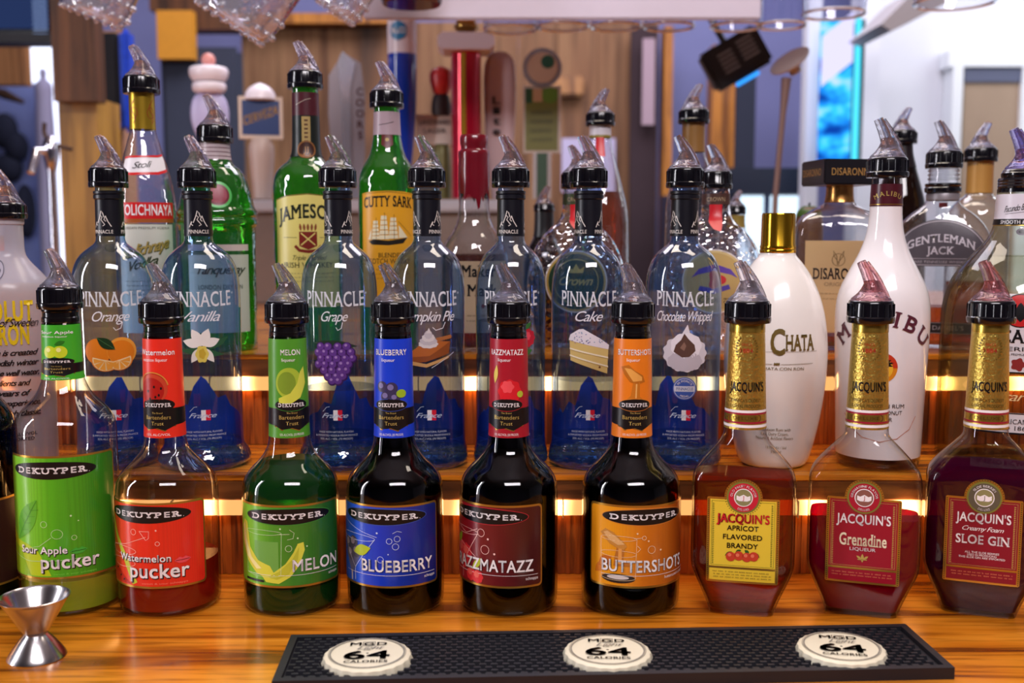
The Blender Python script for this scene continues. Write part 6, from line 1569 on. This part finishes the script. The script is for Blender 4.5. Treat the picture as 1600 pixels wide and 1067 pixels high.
# disc topped rod
x, _ = P(1212, 300, 2.1)
root = empty('rod_with_disc', (x, 2.1, zt), 0, 'thin brown rod carrying a tilted grey disc, right of the black device', 'stand'); g = 2.1/F
zq = lambda y: P(0, y, 2.1)[1]-zt
bm = bmesh.new(); tube(bm, [(-.004, 0, 0), (0, 0, zq(300)), (8*g, 0, zq(180)), (12*g, 0, zq(122))], [.005, .0055, .006, .010], 12); from_bm('rod', bm, pm('brown_metal', '#8a6e66', .4, .4), root)
bm = bmesh.new(); lathe(bm, chaikin([(.010, -.016), (.020, -.006), (.036, 0), (.041, .003), (.041, .007), (.026, .011), (.004, .013)], 1), 36); lathe(bm, [(.009, -.022), (.012, -.022), (.012, -.012), (.009, -.012)], 20, False, False)
o = from_bm('disc', bm, pm('pale_grey_disc', '#b0a4a4', .4, .2), root); o.location = (18*g, 0, zq(98)); o.rotation_euler = (math.radians(20), math.radians(-38), 0)
# round brown and green bottle stopper behind the square cap
x, z = P(1264, 345, 1.62)
r = rear(1264, 345, 1.60, 'round_flask', 'round brown and green flask half hidden left of the square almond bottle', [(14, 521), (22, 518), (24, 480), (22, 400), (22, 350), (18, 328), (9, 322)], pm('brown_green_flask', '#5a3a24', .35), .0010, [('green_cap', 322, 338, ink('#3c5a24'), -.03, .03)], big=.01, h=.001)

# ------------------------------------------------------------------ hanging glass rack and glasses
GLS = thin('stemware_glass', (.93, .94, .98), (.30, .34, .60), gl=1.6)
GLT = thin('dimpled_mug_glass', (.90, .90, .95), (.60, .60, .70), gl=4.5, bump=.5, bscale=55, body=.14, bodycol=(.9, .92, 1))
root = empty('glass_rack', (0, 0, 0), 0, 'pale lilac hanging glass rack box across the top centre', 'glass rack')
x0, zb = P(567, 30, 1.86); x1, _ = P(1189, 30, 1.86); RX0, RX1, RZ = x0, x1, zb
box('rack_fascia', x0, x1, 1.86, 1.872, zb, zb+.24, pm('lilac_white_fascia', '#cfc6d8', .6), root, .003)
box('rack_top', x0, x1+.45, 1.90, 2.5, zb+.205, zb+.24, MC['lilac_white_fascia'], root, .003)
RIMM = thin('thick_glass_rim', (.80, .84, .98), (.6, .65, .9), gl=4, body=.85, bodycol=(.80, .84, 1))
def stem(px, pyb, hw, d, label, grp='wine glasses hanging upside down from the rack', mat=GLS, hgt=.10, tilt=0):
    x, z = P(px, pyb, d); rr = hw*d/F
    root = empty('hanging_glass', (x, d, z), 0, label, 'glass', grp)
    pr = chaikin([(rr, 0), (rr*1.06, hgt*.3), (rr*1.0, hgt*.6), (rr*.7, hgt*.88), (rr*.25, hgt), (.005, hgt*1.06)], 2)
    bm = bmesh.new(); lathe(bm, pr, 40, False, False); 
    lathe(bm, [(.005, hgt*1.06), (.004, hgt*1.5), (.004, hgt*1.75)], 16, False, False)
    from_bm('bowl', bm, mat, root)
    bm = bmesh.new(); lathe(bm, [(rr-.003, .0002), (rr, -.0024), (rr+.003, .0002), (rr, .003), (rr-.003, .0002)], 44, False, False); from_bm('rim', bm, RIMM, root)
    bm = bmesh.new(); lathe(bm, [(.004, hgt*1.75), (.012, hgt*1.80), (.032, hgt*1.84), (.032, hgt*1.86), (.004, hgt*1.88)], 32); from_bm('foot', bm, mat, root)
    root.rotation_euler.y = math.radians(tilt)
    return root
G_ = 'right hanging glasses'
for px, pyb, hw, wh in ((797, 46, 40, 'leftmost of the row of glass rims under the pale lilac rack'), (880, 42, 39, 'second glass rim from the left under the pale lilac rack'),
                        (963, 42, 38, 'third glass rim from the left under the pale lilac rack'), (1045, 42, 38, 'fourth glass rim from the left under the pale lilac rack'),
                        (1150, 42, 38, 'fifth glass rim from the left, just above the tilted black device')):
    stem(px, pyb, hw, 2.0, 'upside down clear glass, '+wh)
stem(1221, 40, 36, 1.98, 'upside down clear glass hanging just past the right end of the lilac rack')
stem(1303, 22, 46, 1.98, 'large upside down clear glass hanging above the glowing blue panel')
stem(1492, 4, 58, 1.9, 'wide upside down glass at the top right above the doorway', mat=GLS)
# dimpled mugs at upper left
def mug(px, py, d, hw, h, tilt, label):
    x, z = P(px, py, d); rr = hw*d/F; hh = h*d/F
    root = empty('dimpled_tumbler', (x, d, z), 0, label, 'glass tumbler', 'dimpled glass tumblers hanging at the top left')
    pr = chaikin([(rr*.25, .006), (rr*.6, .001), (rr*.84, .002), (rr*.92, hh*.10), (rr*.97, hh*.5), (rr*1.08, hh*1.2)], 2)
    pr2 = [(r_-.004, z_+.006) for r_, z_ in reversed(pr)]
    bm = bmesh.new(); lathe(bm, pr+pr2, 48, True, True)
    for k in range(20):          # raised dimples round the base
        a = 2*PI*k/20
        for q, zz_ in ((.80, .01), (.93, .12), (.95, .28)):
            b2 = bmesh.ops.create_icosphere(bm, subdivisions=2, radius=.0042)
            for v in b2['verts']: v.co += Vector((rr*q*math.cos(a+q*3), rr*q*math.sin(a+q*3), hh*zz_))
    from_bm('tumbler_body', bm, GLT, root); root.rotation_euler.y = math.radians(tilt)
mug(142, 28, 1.62, 56, 130, 22, 'dimpled glass tumbler hanging at the top left beside the wide post')
mug(358, 38, 1.50, 70, 150, 33, 'largest dimpled glass tumbler hanging at the top, tilted, right of the honey board')
mug(523, 20, 1.70, 40, 110, 33, 'small dimpled glass tumbler hanging between the biggest tumbler and the lilac rack')
x, z = P(645, 12, 1.80)
root = empty('red_candle_glass', (x, 1.78, z), 0, 'dark red glass cup cut by the top edge in front of the lilac rack', 'cup')
lathe_obj('cup_body', chaikin([(.046, 0), (.050, .004), (.052, .03), (.052, .10)], 1), pm('dark_red_glass', '#4a1018', .12, coat=.5), root, 40)
